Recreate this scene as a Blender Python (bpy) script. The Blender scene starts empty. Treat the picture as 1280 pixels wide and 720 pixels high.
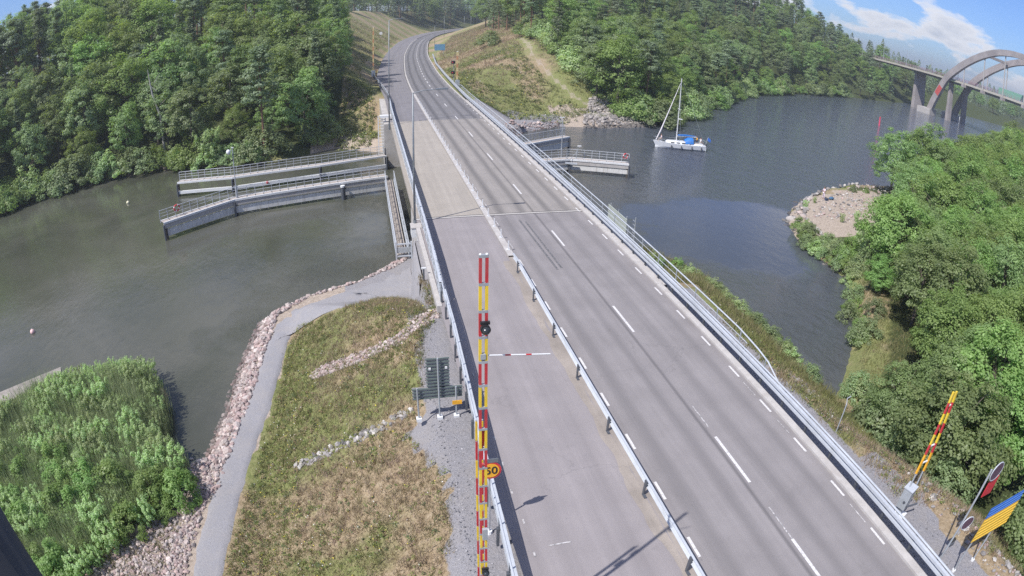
import bpy, math, random
import numpy as np
from math import sin, cos, atan2, hypot, pi, radians
from mathutils import Vector, Matrix
random.seed(7); RNG = np.random.default_rng(11)
sc = bpy.context.scene
C = bpy.data.collections.new('place'); sc.collection.children.link(C)

# ---------------------------------------------------------------- camera (wide lens with barrel distortion, measured from the road)
F_PX, K3, PITCH, ROLL, CAM_H, YAW = 802.516, 0.10605, 0.441729, 0.0281486, 15.636, -0.240745
Nn = np.array([cos(YAW), -sin(YAW), 0]); Dd = np.array([sin(YAW), cos(YAW), 0])
def _cam2world(c):
    c = np.array(c, float); cr, sr = cos(ROLL), sin(ROLL)
    c = np.array([cr*c[0]-sr*c[1], sr*c[0]+cr*c[1], c[2]])
    cp, sp = cos(PITCH), sin(PITCH)
    r = c[0]*np.array([1., 0, 0]) + c[1]*np.array([0, sp, cp]) - c[2]*np.array([0, cp, -sp])
    return np.array([r@Nn, r@Dd, r[2]])
cd = bpy.data.cameras.new('camera'); cam = bpy.data.objects.new('camera', cd); C.objects.link(cam)
cx, cy, cz = _cam2world((1, 0, 0)), _cam2world((0, 1, 0)), _cam2world((0, 0, 1))
m = Matrix.Identity(4)
for i in range(3):
    m[i][0], m[i][1], m[i][2] = cx[i], cy[i], cz[i]
m[2][3] = CAM_H
cam.matrix_world = m
cd.type = 'PANO'; cd.clip_start = 0.05; cd.clip_end = 6000
cd.sensor_fit = 'HORIZONTAL'; cd.sensor_width = 36.0; cd.sensor_height = 20.25
cc = cd.cycles if hasattr(cd, 'cycles') and hasattr(cd.cycles, 'fisheye_polynomial_k1') else cd
fm = F_PX * 36.0 / 1280.0
cc.panorama_type = 'FISHEYE_LENS_POLYNOMIAL'
cc.fisheye_fov = radians(179)
cc.fisheye_polynomial_k0 = 0; cc.fisheye_polynomial_k1 = -1.0/fm; cc.fisheye_polynomial_k2 = 0
cc.fisheye_polynomial_k3 = -K3/fm**3; cc.fisheye_polynomial_k4 = 0
sc.camera = cam

def ray(x, y):                      # direction through a pixel of the 1280 x 720 photograph
    dx, dy = x-640, y-360; r = hypot(dx, dy); q = r/F_PX; th = q+K3*q**3
    return _cam2world((dx/r*sin(th), -dy/r*sin(th), -cos(th)))
def at(x, y, z=0.0):                # where that ray meets height z
    r = ray(x, y); t = (z-CAM_H)/r[2]; return np.array([r[0]*t, r[1]*t, z])
def atv(x, y, v):                   # where it meets the cross-section v of the road
    r = ray(x, y); t = v/r[1]; return np.array([r[0]*t, v, CAM_H+r[2]*t])

# ---------------------------------------------------------------- light, sky, exposure
SUN = Vector((0.672, 0.348, -1.0)).normalized()
sl = bpy.data.lights.new('sun', 'SUN'); sl.energy = 4.1; sl.angle = radians(0.53); sl.color = (1.0, 0.955, 0.90)
so = bpy.data.objects.new('sun', sl); C.objects.link(so); so.rotation_euler = SUN.to_track_quat('-Z', 'Y').to_euler()
sc.view_settings.view_transform = 'Standard'; sc.view_settings.look = 'None'
sc.view_settings.exposure = 0.52; sc.view_settings.gamma = 1.0
w = bpy.data.worlds.new('World'); sc.world = w; w.use_nodes = True
nt = w.node_tree; nt.nodes.clear()
def nd(nt, t, **kw):
    n = nt.nodes.new(t)
    for k, v in kw.items():
        if k.startswith('i_'):
            n.inputs[k[2:].replace('_', ' ')].default_value = v
        else: setattr(n, k, v)
    return n
def lk(nt, a, b): nt.links.new(a, b)
out = nd(nt, 'ShaderNodeOutputWorld'); bg = nd(nt, 'ShaderNodeBackground'); bg.inputs['Strength'].default_value = 0.15
sky = nd(nt, 'ShaderNodeTexSky'); sky.sky_type = 'NISHITA'; sky.sun_disc = False
sky.sun_elevation = radians(52.9); sky.sun_rotation = radians(242.6); sky.altitude = 20; sky.air_density = 1.0; sky.dust_density = 0.6; sky.ozone_density = 3.0
tc = nd(nt, 'ShaderNodeTexCoord'); sx = nd(nt, 'ShaderNodeSeparateXYZ'); lk(nt, tc.outputs['Generated'], sx.inputs[0])
def mth(nt, op, a, b=None, c=None, clamp=False):
    n = nt.nodes.new('ShaderNodeMath'); n.operation = op; n.use_clamp = clamp
    for i, v in enumerate((a, b, c)):
        if v is None: continue
        if isinstance(v, (int, float)): n.inputs[i].default_value = v
        else: nt.links.new(v, n.inputs[i])
    return n.outputs[0]
def ramp(nt, fac, stops, interp='LINEAR'):
    n = nt.nodes.new('ShaderNodeValToRGB'); n.color_ramp.interpolation = interp
    e = n.color_ramp.elements
    while len(e) > 1: e.remove(e[-1])
    for i, (p, c) in enumerate(stops):
        if i == 0: e[0].position = p
        el = e[0] if i == 0 else e.new(p)
        c = c if hasattr(c, '__len__') else (c, c, c)
        el.color = (c[0], c[1], c[2], 1)
    if fac is not None: nt.links.new(fac, n.inputs[0])
    return n.outputs[0]
def mix(nt, fac, a, b, bt='MIX'):
    n = nt.nodes.new('ShaderNodeMix'); n.data_type = 'RGBA'; n.blend_type = bt
    for s, v in ((n.inputs[0], fac), (n.inputs[6], a), (n.inputs[7], b)):
        if isinstance(v, (int, float)): s.default_value = v
        elif isinstance(v, (tuple, list)): s.default_value = (v[0], v[1], v[2], 1)
        else: nt.links.new(v, s)
    return n.outputs[2]
def noise(nt, vec, scale, detail=4, rough=0.55, dist=0.0, out=0):
    n = nt.nodes.new('ShaderNodeTexNoise'); n.inputs['Scale'].default_value = scale; n.inputs['Detail'].default_value = detail
    n.inputs['Roughness'].default_value = rough; n.inputs['Distortion'].default_value = dist
    if vec is not None: nt.links.new(vec, n.inputs['Vector'])
    return n.outputs[out]
# clouds: a flat layer of cumulus spread evenly over the whole sky
den = mth(nt, 'ADD', mth(nt, 'MAXIMUM', sx.outputs[2], 0.0), 0.30)
px = mth(nt, 'DIVIDE', sx.outputs[0], den); py = mth(nt, 'DIVIDE', sx.outputs[1], den)
cv = nd(nt, 'ShaderNodeCombineXYZ'); lk(nt, px, cv.inputs[0]); lk(nt, py, cv.inputs[1]); cv.inputs[2].default_value = 21.0
n1 = noise(nt, cv.outputs[0], 2.5, 9, 0.56, 0.1)
cover = ramp(nt, n1, [(0.50, 0.0), (0.575, 1.0)])
thick = ramp(nt, n1, [(0.53, (4.6, 4.6, 4.8)), (0.72, (2.7, 2.9, 3.4))])
skyc = mix(nt, 1.0, sky.outputs[0], (0.36, 0.46, 0.69), 'MULTIPLY')
col = mix(nt, mth(nt, 'MULTIPLY', cover, ramp(nt, sx.outputs[2], [(0.0, 0.0), (0.02, 0.93)])), skyc, thick)
lk(nt, col, bg.inputs['Color']); lk(nt, bg.outputs[0], out.inputs[0])

sc.cycles.max_bounces = 5; sc.cycles.diffuse_bounces = 2; sc.cycles.glossy_bounces = 3; sc.cycles.transmission_bounces = 3
sc.cycles.transparent_max_bounces = 6; sc.cycles.use_denoising = False; sc.cycles.caustics_reflective = False; sc.cycles.caustics_refractive = False
sc.cycles.use_adaptive_sampling = True; sc.cycles.adaptive_threshold = 0.01

# ---------------------------------------------------------------- helpers
def link(o, parent=None):
    C.objects.link(o)
    if parent is not None: o.parent = parent
    return o
def tag(o, label=None, cat=None, group=None, kind=None):
    if label: o['label'] = label
    if cat: o['category'] = cat
    if group: o['group'] = group
    if kind: o['kind'] = kind
    return o
def thing(name, loc, label, cat, group=None, rz=0.0):
    o = bpy.data.objects.new(name, None); o.empty_display_size = 0.3
    o.location = [float(c) for c in loc]; o.rotation_euler = (0, 0, rz); link(o)
    return tag(o, label, cat, group)
def npmesh(name, V, F, mat, attr=None, smooth=False, uv=None):
    """V (n,3), F (m,k) same size faces; attr: dict name -> (n,4) point colours"""
    V = np.asarray(V, np.float32); F = np.asarray(F, np.int32); me = bpy.data.meshes.new(name)
    k = F.shape[1]; me.vertices.add(len(V)); me.vertices.foreach_set('co', V.ravel())
    me.loops.add(F.size); me.loops.foreach_set('vertex_index', F.ravel())
    me.polygons.add(len(F)); me.polygons.foreach_set('loop_start', np.arange(0, F.size, k, dtype=np.int32))
    me.polygons.foreach_set('loop_total', np.full(len(F), k, np.int32))
    me.polygons.foreach_set('use_smooth', np.full(len(F), bool(smooth)))
    me.update(calc_edges=True)
    if attr:
        for an, a in attr.items():
            ca = me.color_attributes.new(an, 'FLOAT_COLOR', 'POINT'); ca.data.foreach_set('color', np.asarray(a, np.float32).ravel())
    if uv is not None:
        l = me.uv_layers.new(name='UVMap'); l.data.foreach_set('uv', np.asarray(uv, np.float32)[F.ravel()].ravel())
    if mat: me.materials.append(mat)
    me.validate(); return me
class MB:
    def __init__(s): s.v = []; s.f = []
    def add(s, vs, fs):
        b = len(s.v); s.v += [tuple(float(c) for c in v) for v in vs]; s.f += [tuple(b+i for i in f) for f in fs]; return s
    def box(s, c, size, rz=0.0, M=None):
        hx, hy, hz = [q/2 for q in size]; vs = []
        for z in (-hz, hz):
            for x, y in ((-hx, -hy), (hx, -hy), (hx, hy), (-hx, hy)):
                p = Vector((x, y, z))
                p = (M @ p) if M is not None else Vector((x*cos(rz)-y*sin(rz), x*sin(rz)+y*cos(rz), z))
                vs.append((p[0]+c[0], p[1]+c[1], p[2]+c[2]))
        return s.add(vs, [(0, 3, 2, 1), (4, 5, 6, 7), (0, 1, 5, 4), (1, 2, 6, 5), (2, 3, 7, 6), (3, 0, 4, 7)])
    def bar(s, p, q, w, h=None, up=(0, 0, 1)):
        p, q = Vector(p), Vector(q); d = (q-p); L = d.length
        if L < 1e-6: return s
        d /= L; up = Vector(up)
        if abs(d.dot(up)) > 0.99: up = Vector((0, 1, 0))
        a = d.cross(up).normalized(); b = a.cross(d).normalized(); h = w if h is None else h
        M = Matrix((a, d, b)).transposed()
        return s.box((p+q)/2, (w, L, h), M=M)
    def tube(s, pts, r, n=8, cap=True):
        pts = [Vector(p) for p in pts]; rs = r if hasattr(r, '__len__') else [r]*len(pts)
        vs = []; fs = []
        for i, p in enumerate(pts):
            d = (pts[min(i+1, len(pts)-1)]-pts[max(i-1, 0)]).normalized()
            up = Vector((0, 0, 1)) if abs(d.z) < 0.9 else Vector((0, 1, 0))
            a = d.cross(up).normalized(); b = d.cross(a).normalized()
            for k in range(n):
                t = 2*pi*k/n; vs.append(p+(a*cos(t)+b*sin(t))*rs[i])
        for i in range(len(pts)-1):
            for k in range(n):
                k2 = (k+1) % n; fs.append((i*n+k, i*n+k2, (i+1)*n+k2, (i+1)*n+k))
        if cap: fs.append(tuple(range(n-1, -1, -1))[::-1][::-1]); fs.append(tuple((len(pts)-1)*n+k for k in range(n)))
        return s.add(vs, fs)
    def prism(s, poly, z0, z1):
        n = len(poly); vs = [(x, y, z0) for x, y in poly]+[(x, y, z1) for x, y in poly]
        fs = [tuple(range(n-1, -1, -1)), tuple(range(n, 2*n))]+[(i, (i+1) % n, n+(i+1) % n, n+i) for i in range(n)]
        return s.add(vs, fs)
    def torus(s, c, R_, r, axis_u, axis_v, n=20, k=8):
        c = Vector(c); U = Vector(axis_u).normalized(); W = Vector(axis_v).normalized(); Z = U.cross(W); vs = []; fs = []
        for i in range(n):
            a = 2*pi*i/n; rad = U*cos(a)+W*sin(a)
            for j in range(k):
                b = 2*pi*j/k; vs.append(c+rad*(R_+r*cos(b))+Z*(r*sin(b)))
        for i in range(n):
            for j in range(k):
                fs.append((i*k+j, ((i+1) % n)*k+j, ((i+1) % n)*k+(j+1) % k, i*k+(j+1) % k))
        return s.add(vs, fs)
    def disc(s, c, R_, th, nrm, n=28):
        c = Vector(c); Z = Vector(nrm).normalized(); up = Vector((0, 0, 1)) if abs(Z.z) < .9 else Vector((0, 1, 0))
        return s.tube([c-Z*th/2, c+Z*th/2], R_, n)
    def ball(s, c, r, n=12, m=8, sq=(1, 1, 1)):
        vs = []; fs = []
        for i in range(m+1):
            ph = pi*i/m
            for j in range(n):
                t = 2*pi*j/n; vs.append((c[0]+r*sq[0]*sin(ph)*cos(t), c[1]+r*sq[1]*sin(ph)*sin(t), c[2]+r*sq[2]*cos(ph)))
        for i in range(m):
            for j in range(n):
                fs.append((i*n+j, (i+1)*n+j, (i+1)*n+(j+1) % n, i*n+(j+1) % n))
        return s.add(vs, fs)
    def mesh(s, name, mat, off=(0, 0, 0), smooth=False):
        me = bpy.data.meshes.new(name); me.from_pydata([(a-off[0], b-off[1], c-off[2]) for a, b, c in s.v], [], s.f)
        me.materials.append(mat)
        if smooth: me.polygons.foreach_set('use_smooth', [True]*len(me.polygons)); 
        me.update(); return me
    def part(s, name, mat, parent=None, smooth=False, **kw):
        """vertices given in world coordinates; parent's own position is taken off"""
        off = (0, 0, 0)
        if parent is not None:
            off = Vector(parent.location)
            if parent.parent is not None: off = off+Vector(parent.parent.location)
        me = s.mesh(name, mat, off, smooth); o = bpy.data.objects.new(name, me); link(o, parent); tag(o, **kw); return o

# ---------------------------------------------------------------- materials
MATS = {}
def newmat(name):
    m = bpy.data.materials.new(name); m.use_nodes = True; nt = m.node_tree
    b = nt.nodes['Principled BSDF']; MATS[name] = m; return m, nt, b
def plain(name, col, rough=0.6, metal=0.0, var=0.12, scale=6.0, bump=0.0, dirt=None):
    m, nt, b = newmat(name); tc = nd(nt, 'ShaderNodeTexCoord')
    n = noise(nt, tc.outputs['Object'], scale, 5, 0.6)
    lo = [c*(1-var) for c in col]; hi = [min(1, c*(1+var)) for c in col]
    c = ramp(nt, n, [(0.3, lo), (0.7, hi)])
    if dirt:
        n2 = noise(nt, tc.outputs['Object'], scale*0.37, 6, 0.7, 0.4)
        c = mix(nt, mth(nt, 'MULTIPLY', ramp(nt, n2, [(0.5, 0), (0.68, 1)]), 0.6), c, dirt)
    lk(nt, c, b.inputs['Base Color']); b.inputs['Roughness'].default_value = rough; b.inputs['Metallic'].default_value = metal
    if bump:
        bp = nd(nt, 'ShaderNodeBump'); bp.inputs['Strength'].default_value = bump; bp.inputs['Distance'].default_value = 0.02
        lk(nt, noise(nt, tc.outputs['Object'], scale*6, 5, 0.7), bp.inputs['Height']); lk(nt, bp.outputs[0], b.inputs['Normal'])
    return m
steel = plain('galvanised_steel', (0.38, 0.405, 0.43), 0.5, 0.2, 0.12, 3.0, dirt=(0.25, 0.27, 0.28))
railsteel = plain('rail_steel', (0.47, 0.50, 0.545), 0.5, 0.1, 0.08, 2.0, dirt=(0.36, 0.38, 0.40))
darksteel = plain('dark_steel', (0.12, 0.13, 0.15), 0.5, 0.4)
polesteel = plain('pole_steel', (0.22, 0.24, 0.26), 0.5, 0.5)
whitepaint = plain('white_paint', (0.68, 0.69, 0.70), 0.5, 0, 0.05, 3.0, dirt=(0.6, 0.58, 0.55))
redpaint = plain('red_paint', (0.50, 0.035, 0.045), 0.5, 0, .15, 4, dirt=(.38, .10, .09))
redfade = plain('faded_red_paint', (0.50, 0.09, 0.08), 0.6)
yellow = plain('yellow_paint', (0.76, 0.54, 0.04), 0.5, 0, .12, 4, dirt=(.50, .38, .12))
orange = plain('orange_yellow_paint', (0.80, 0.40, 0.03), 0.45)
black = plain('black_plastic', (0.02, 0.02, 0.022), 0.45)
concrete = plain('pale_concrete', (0.42, 0.40, 0.38), 0.9, 0, 0.12, 1.2, 0.25, dirt=(0.25, 0.235, 0.22))
kerbmat = plain('kerb_concrete', (0.42, 0.40, 0.385), 0.85, 0, 0.12, 2.2, 0.2, dirt=(0.33, 0.30, 0.28))
blue = plain('blue_paint', (0.03, 0.12, 0.45), 0.5)
signgreen = plain('sign_back_green', (0.13, 0.165, 0.16), 0.6, 0.1)
wood = plain('weathered_timber', (0.36, 0.32, 0.29), 0.85, 0, 0.25, 5.0, 0.2, dirt=(0.2, 0.18, 0.16))
darkwood = plain('wet_timber', (0.07, 0.06, 0.05), 0.7)
glassy = plain('dark_glass', (0.03, 0.035, 0.04), 0.12)
lime = plain('stone_grey', (0.40, 0.37, 0.35), 0.9, 0, 0.25, 1.5, 0.4)
barkm = plain('bark', (0.10, 0.085, 0.07), 0.95, 0, 0.35, 4.0, 0.5)
pinebark = plain('pine_bark', (0.19, 0.11, 0.07), 0.95, 0, 0.3, 3.0, 0.4)

# leaves: pale grain per leaf clump from the colour attribute 'tone', tree to tree variation from the object
def leafmat(name, a, b_, trans=0.35):
    m, nt, b = newmat(name); nt.nodes.remove(b); o = nt.nodes['Material Output']
    at_ = nd(nt, 'ShaderNodeAttribute', attribute_name='tone'); oi = nd(nt, 'ShaderNodeObjectInfo')
    sep = nd(nt, 'ShaderNodeSeparateColor'); lk(nt, at_.outputs['Color'], sep.inputs[0])
    c = mix(nt, sep.outputs[0], a, b_)
    hs = nd(nt, 'ShaderNodeHueSaturation'); lk(nt, c, hs.inputs['Color'])
    lk(nt, mth(nt, 'ADD', mth(nt, 'MULTIPLY', oi.outputs['Random'], 0.042), 0.487), hs.inputs['Hue'])
    lk(nt, mth(nt, 'ADD', mth(nt, 'MULTIPLY', oi.outputs['Random'], 0.55), 0.92), hs.inputs['Value'])
    d = nd(nt, 'ShaderNodeBsdfDiffuse'); t = nd(nt, 'ShaderNodeBsdfTranslucent'); g = nd(nt, 'ShaderNodeBsdfGlossy'); g.inputs['Roughness'].default_value = 0.45
    lk(nt, hs.outputs[0], d.inputs[0])
    tcn = mix(nt, 1.0, hs.outputs[0], (1.3, 1.35, 0.55), 'MULTIPLY'); lk(nt, tcn, t.inputs[0])
    ms = nd(nt, 'ShaderNodeMixShader'); ms.inputs[0].default_value = trans; lk(nt, d.outputs[0], ms.inputs[1]); lk(nt, t.outputs[0], ms.inputs[2])
    m2 = nd(nt, 'ShaderNodeMixShader'); m2.inputs[0].default_value = 0.02; lk(nt, ms.outputs[0], m2.inputs[1]); lk(nt, g.outputs[0], m2.inputs[2])
    lk(nt, m2.outputs[0], o.inputs[0]); return m
leafA = leafmat('broad_leaves', (0.15, 0.205, 0.09), (0.275, 0.35, 0.155), .52)
leafB = leafmat('bright_leaves', (0.165, 0.235, 0.075), (0.29, 0.375, 0.14), .52)
leafC = leafmat('greyish_leaves', (0.165, 0.215, 0.115), (0.285, 0.345, 0.185), .5)
leafD = leafmat('fresh_leaves', (0.155, 0.235, 0.075), (0.27, 0.355, 0.13), .5)
needle = leafmat('pine_needles', (0.135, 0.18, 0.11), (0.23, 0.275, 0.175), 0.45)
willow = leafmat('willow_leaves', (0.26, 0.34, 0.17), (0.44, 0.51, 0.30), .55)
def attrmat(name, rough=0.9, trans=0.0, grain=0.0):
    m, nt, b = newmat(name); a = nd(nt, 'ShaderNodeAttribute', attribute_name='tone'); col = a.outputs['Color']
    if grain:
        tc = nd(nt, 'ShaderNodeTexCoord'); n = noise(nt, tc.outputs['Object'], 7, 4, 0.7)
        col = mix(nt, grain, col, ramp(nt, n, [(0.3, 0.35), (0.7, 1.0)]), 'MULTIPLY')
    lk(nt, col, b.inputs['Base Color']); b.inputs['Roughness'].default_value = rough
    b.inputs['Specular IOR Level'].default_value = 0.2
    if trans:
        o = nt.nodes['Material Output']; t = nd(nt, 'ShaderNodeBsdfTranslucent'); lk(nt, col, t.inputs[0])
        ms = nd(nt, 'ShaderNodeMixShader'); ms.inputs[0].default_value = trans; lk(nt, b.outputs[0], ms.inputs[1]); lk(nt, t.outputs[0], ms.inputs[2]); lk(nt, ms.outputs[0], o.inputs[0])
    return m
blade = attrmat('grass_blades', 0.8, 0.35)
stonem = attrmat('broken_stone', 0.9, 0, 0.5)

# ---------------------------------------------------------------- noise in numpy
def _h(ix, iy, s):
    n = (ix*374761393+iy*668265263+s*1442695041) & 0x7fffffff
    n = ((n ^ (n >> 13))*1274126177) & 0x7fffffff
    return ((n ^ (n >> 16)) & 0xffff)/65535.0
def vn(x, y, sc_, seed=0, oct=3):
    x = np.asarray(x, float)/sc_; y = np.asarray(y, float)/sc_; r = 0; amp = 1; tot = 0
    for o in range(oct):
        ix = np.floor(x).astype(np.int64); iy = np.floor(y).astype(np.int64); fx = x-ix; fy = y-iy
        fx = fx*fx*(3-2*fx); fy = fy*fy*(3-2*fy); s = seed*17+o
        a = _h(ix, iy, s)*(1-fx)+_h(ix+1, iy, s)*fx; b = _h(ix, iy+1, s)*(1-fx)+_h(ix+1, iy+1, s)*fx
        r = r+amp*(a*(1-fy)+b*fy); tot += amp; amp *= 0.5; x = x*2.03+11.3; y = y*2.03+5.7
    return r/tot
def sstep(a, b, x): t = np.clip((np.asarray(x, float)-a)/(b-a), 0, 1); return t*t*(3-2*t)

# ---------------------------------------------------------------- terrain
WZ = -6.5
WATER = [(-60, 24), (-36, 27.5), (-29, 30), (-24.5, 34.5), (-20, 36), (-16.5, 36.0), (-14.6, 33.5), (-13.8, 30.2), (-13.0, 27.0), (-11.8, 26.0), (-10.5, 26.6),
 (-9.9, 30.9), (-9.6, 36.4), (-8.9, 42.6), (-5.9, 45.5), (-1.8, 47.4), (0.3, 49.6), (2.8, 52.6), (6, 53.5), (14, 53.5), (20, 53.5), (24, 52), (25.8, 49.4),
 (27.4, 44.2), (28.1, 37.2), (27.4, 32.8), (27, 27.2), (28.2, 24.6), (30.4, 26.2), (33.8, 29.2), (37, 32.2), (41, 36.6), (44.2, 41.5), (44.6, 46), (44.5, 50), (47.7, 57),
 (52.2, 62.2), (57.5, 66), (63.9, 69.4), (71.4, 71.9), (81.7, 72.5), (95, 73), (140, 84), (220, 110), (330, 132), (520, 150), (900, 160),
 (900, 230), (520, 236), (400, 248), (310, 258), (258, 232), (209, 219), (165, 201), (140, 188), (117, 174), (97, 153), (80.4, 135.5), (66, 123), (55, 113.6), (43.4, 111.2), (36, 112.4),
 (27.8, 107.6), (22, 99.5), (18, 96), (6, 95.5), (1.6, 96.7), (-4.8, 101.5), (-16, 95), (-33, 98.5), (-43, 98.3), (-56.7, 93.7), (-64.5, 87), (-80, 80), (-120, 72), (-220, 60), (-420, 50), (-420, 0), (-220, 5), (-120, 15)]
def seg_dist(x, y, P, closed=True):
    x = np.asarray(x, float); y = np.asarray(y, float); best = np.full(x.shape, 1e9); P = np.asarray(P, float); n = len(P)
    for i in range(n if closed else n-1):
        a = P[i]; b = P[(i+1) % n]; d = b-a; L = d@d
        t = np.clip(((x-a[0])*d[0]+(y-a[1])*d[1])/L, 0, 1)
        best = np.minimum(best, np.hypot(x-a[0]-t*d[0], y-a[1]-t*d[1]))
    return best
def inside(x, y, P):
    x = np.asarray(x, float); y = np.asarray(y, float); r = np.zeros(x.shape, bool); n = len(P)
    for i in range(n):
        x1, y1 = P[i]; x2, y2 = P[(i+1) % n]
        if y1 == y2: continue
        c = ((y1 > y) != (y2 > y)) & (x < (x2-x1)*(y-y1)/(y2-y1)+x1); r ^= c
    return r
# road reference line: the dashed lane line
CL = [(12.83, -30), (12.83, 0), (12.83, 40), (12.83, 80), (12.85, 105), (13.1, 130), (14.5, 165), (18.9, 228), (29.2, 316), (46, 395), (72, 465), (112, 535), (170, 600)]
def catmull(P, n=10):
    P = [np.array(p, float) for p in P]; r = []
    for i in range(len(P)-1):
        p0 = P[max(i-1, 0)]; p1 = P[i]; p2 = P[i+1]; p3 = P[min(i+2, len(P)-1)]
        for k in range(n):
            t = k/n; r.append(0.5*((2*p1)+(-p0+p2)*t+(2*p0-5*p1+4*p2-p3)*t*t+(-p0+3*p1-3*p2+p3)*t**3))
    r.append(P[-1]); return np.array(r)
CLF = catmull(CL, 12)
CLS = np.concatenate([[0], np.cumsum(np.hypot(*np.diff(CLF, axis=0).T))])+CLF[0][1]     # chainage: equals v on the straight
def road_at(s, off):                # point at chainage s, lateral offset from the lane line
    u = np.interp(s, CLS, CLF[:, 0]); v = np.interp(s, CLS, CLF[:, 1])
    u2 = np.interp(s+.5, CLS, CLF[:, 0]); v2 = np.interp(s+.5, CLS, CLF[:, 1]); u1 = np.interp(s-.5, CLS, CLF[:, 0]); v1 = np.interp(s-.5, CLS, CLF[:, 1])
    d = np.hypot(u2-u1, v2-v1)+1e-9; return u+off*(v2-v1)/d, v-off*(u2-u1)/d
def road_uv(u, v):                  # lateral offset of a point from the lane line (approximate for the far bend)
    cu = np.interp(v, CLF[:, 1], CLF[:, 0]); sl_ = (np.interp(v+1, CLF[:, 1], CLF[:, 0])-cu)
    return (u-cu)/np.sqrt(1+sl_**2)
def height(u, v):
    u = np.asarray(u, float); v = np.asarray(v, float)
    d = seg_dist(u, v, WATER); ins = inside(u, v, WATER); off = road_uv(u, v)
    n2 = vn(u, v, 9, 2)-0.5; n3 = vn(u, v, 1.7, 3)-0.5; n4 = vn(u, v, 45, 5)-.5
    water = WZ-np.minimum(d*0.45, 4.0)
    bank = WZ+np.minimum(d*0.75, 1.2)+0.02*np.minimum(d, 30)
    farside = sstep(88, 96, v+0*u)
    # hills
    rightside = (off > 0)
    shore_rise = WZ+np.minimum(d*0.5, 1.3)+(0.46+.2*sstep(70, 150, u))*np.maximum(d-7, 0)
    hr = 9.5+sstep(25, 60, d)*(25*np.exp(-((u-175)/80)**2))+n4*5
    hr = np.where(u > 215, hr-sstep(345, 450, u)*11, hr)
    hl = 5+sstep(12, 60, d)*9+n4*5+sstep(130, 230, v)*3
    top = np.where(rightside, hr, hl)
    land_far = np.minimum(shore_rise, top+0*u)
    k = 0.55
    land_far = -np.log(np.exp(-k*np.clip(shore_rise, -10, 60))+np.exp(-k*np.clip(top, -10, 60)))/k
    # cuttings and embankments beside the far road
    e_r = np.maximum(off-4.9, 0); e_l = np.maximum(-off-10.2, 0)
    e = np.where(rightside, e_r, e_l)
    cutmax = -0.35+np.where(rightside, 0.36, 0.50)*np.maximum(e-1.5, 0)+sstep(0, 3, e)*0.15
    fill = -0.35-0.62*np.maximum(e-1.2, 0)
    nearroad = (v > 92)
    abut = -0.4-0.8*np.maximum(112-v, 0)                     # the fill ends at the far abutment
    land_far = np.minimum(land_far, cutmax); land_far = np.maximum(land_far, np.minimum(fill, abut))
    # flat far country
    land_far = land_far*(1-sstep(380, 520, v))+sstep(380, 520, v)*(15+n4*6)*sstep(6, 40, e)+sstep(380, 520, v)*(-0.35)*(1-sstep(6, 40, e))
    # near side: embankments
    eL = np.maximum(1.7-0.03*(v-12)-u, 0); eL = np.where(u < 9, np.maximum(2.1-u, 0), 0)
    wr = 19.2+2.2*(1-sstep(9, 17, v))
    eR = np.where(u >= 9, np.maximum(u-wr, 0), 0)
    ab = -0.45-0.40*np.maximum(v-31, 0)-0.5*np.maximum(v-41, 0)
    fl = -0.45-0.585*eL; fr = -0.35-0.66*np.maximum(eR, 0)
    fill2 = np.minimum(np.where(u < 9, fl, fr), ab)
    pl = np.where(u < 9, -5.25-0.3*n2, -4.9+1.9*sstep(34, 60, u-v*0.3)+1.2*n2)
    pl = np.where((u > 40) & (v > 38), -4.95+1.0*np.exp(-(((u-62)/9)**2+((v-62)/7)**2))+0.4*n2, pl)
    bk = WZ+np.minimum(np.maximum(d, 0)*0.85, 1.3)
    land_near = np.minimum(bk, pl+0*u); land_near = np.maximum(land_near, fill2)
    far = (v > 75) & ((u < 60) | (v > 100)) | (v > 130)
    land = np.where(far, land_far, land_near)
    land = land+n3*0.14*np.where(np.abs(off+2.5) < 9, 0, 1)*sstep(0.3, 2.5, d)+n2*0.35*sstep(2, 8, d)*far*sstep(1, 6, e)
    # the roadbed lies under the asphalt sheets
    bed = (off < 4.6) & (off > -9.9) & ((v < 42) | (v > 97))
    land = np.where(bed, -0.42, land)
    return np.where(ins, water, land)
def hz(u, v): return float(height(np.array([u]), np.array([v]))[0])
def ground(x, y):                   # where the ray through a pixel meets the terrain
    r = ray(x, y); ts = np.concatenate([np.arange(8, 120, .25), np.arange(120, 900, 1.0)]); p = ts[:, None]*r[None, :]
    z = np.maximum(height(p[:, 0], p[:, 1]), WZ); below = (CAM_H+p[:, 2]) < z
    i = int(np.argmax(below)) if below.any() else len(ts)-1
    return np.array([p[i, 0], p[i, 1], z[i]])
def gpoly(pts): return [tuple(ground(*p)[:2]) for p in pts]
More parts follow.
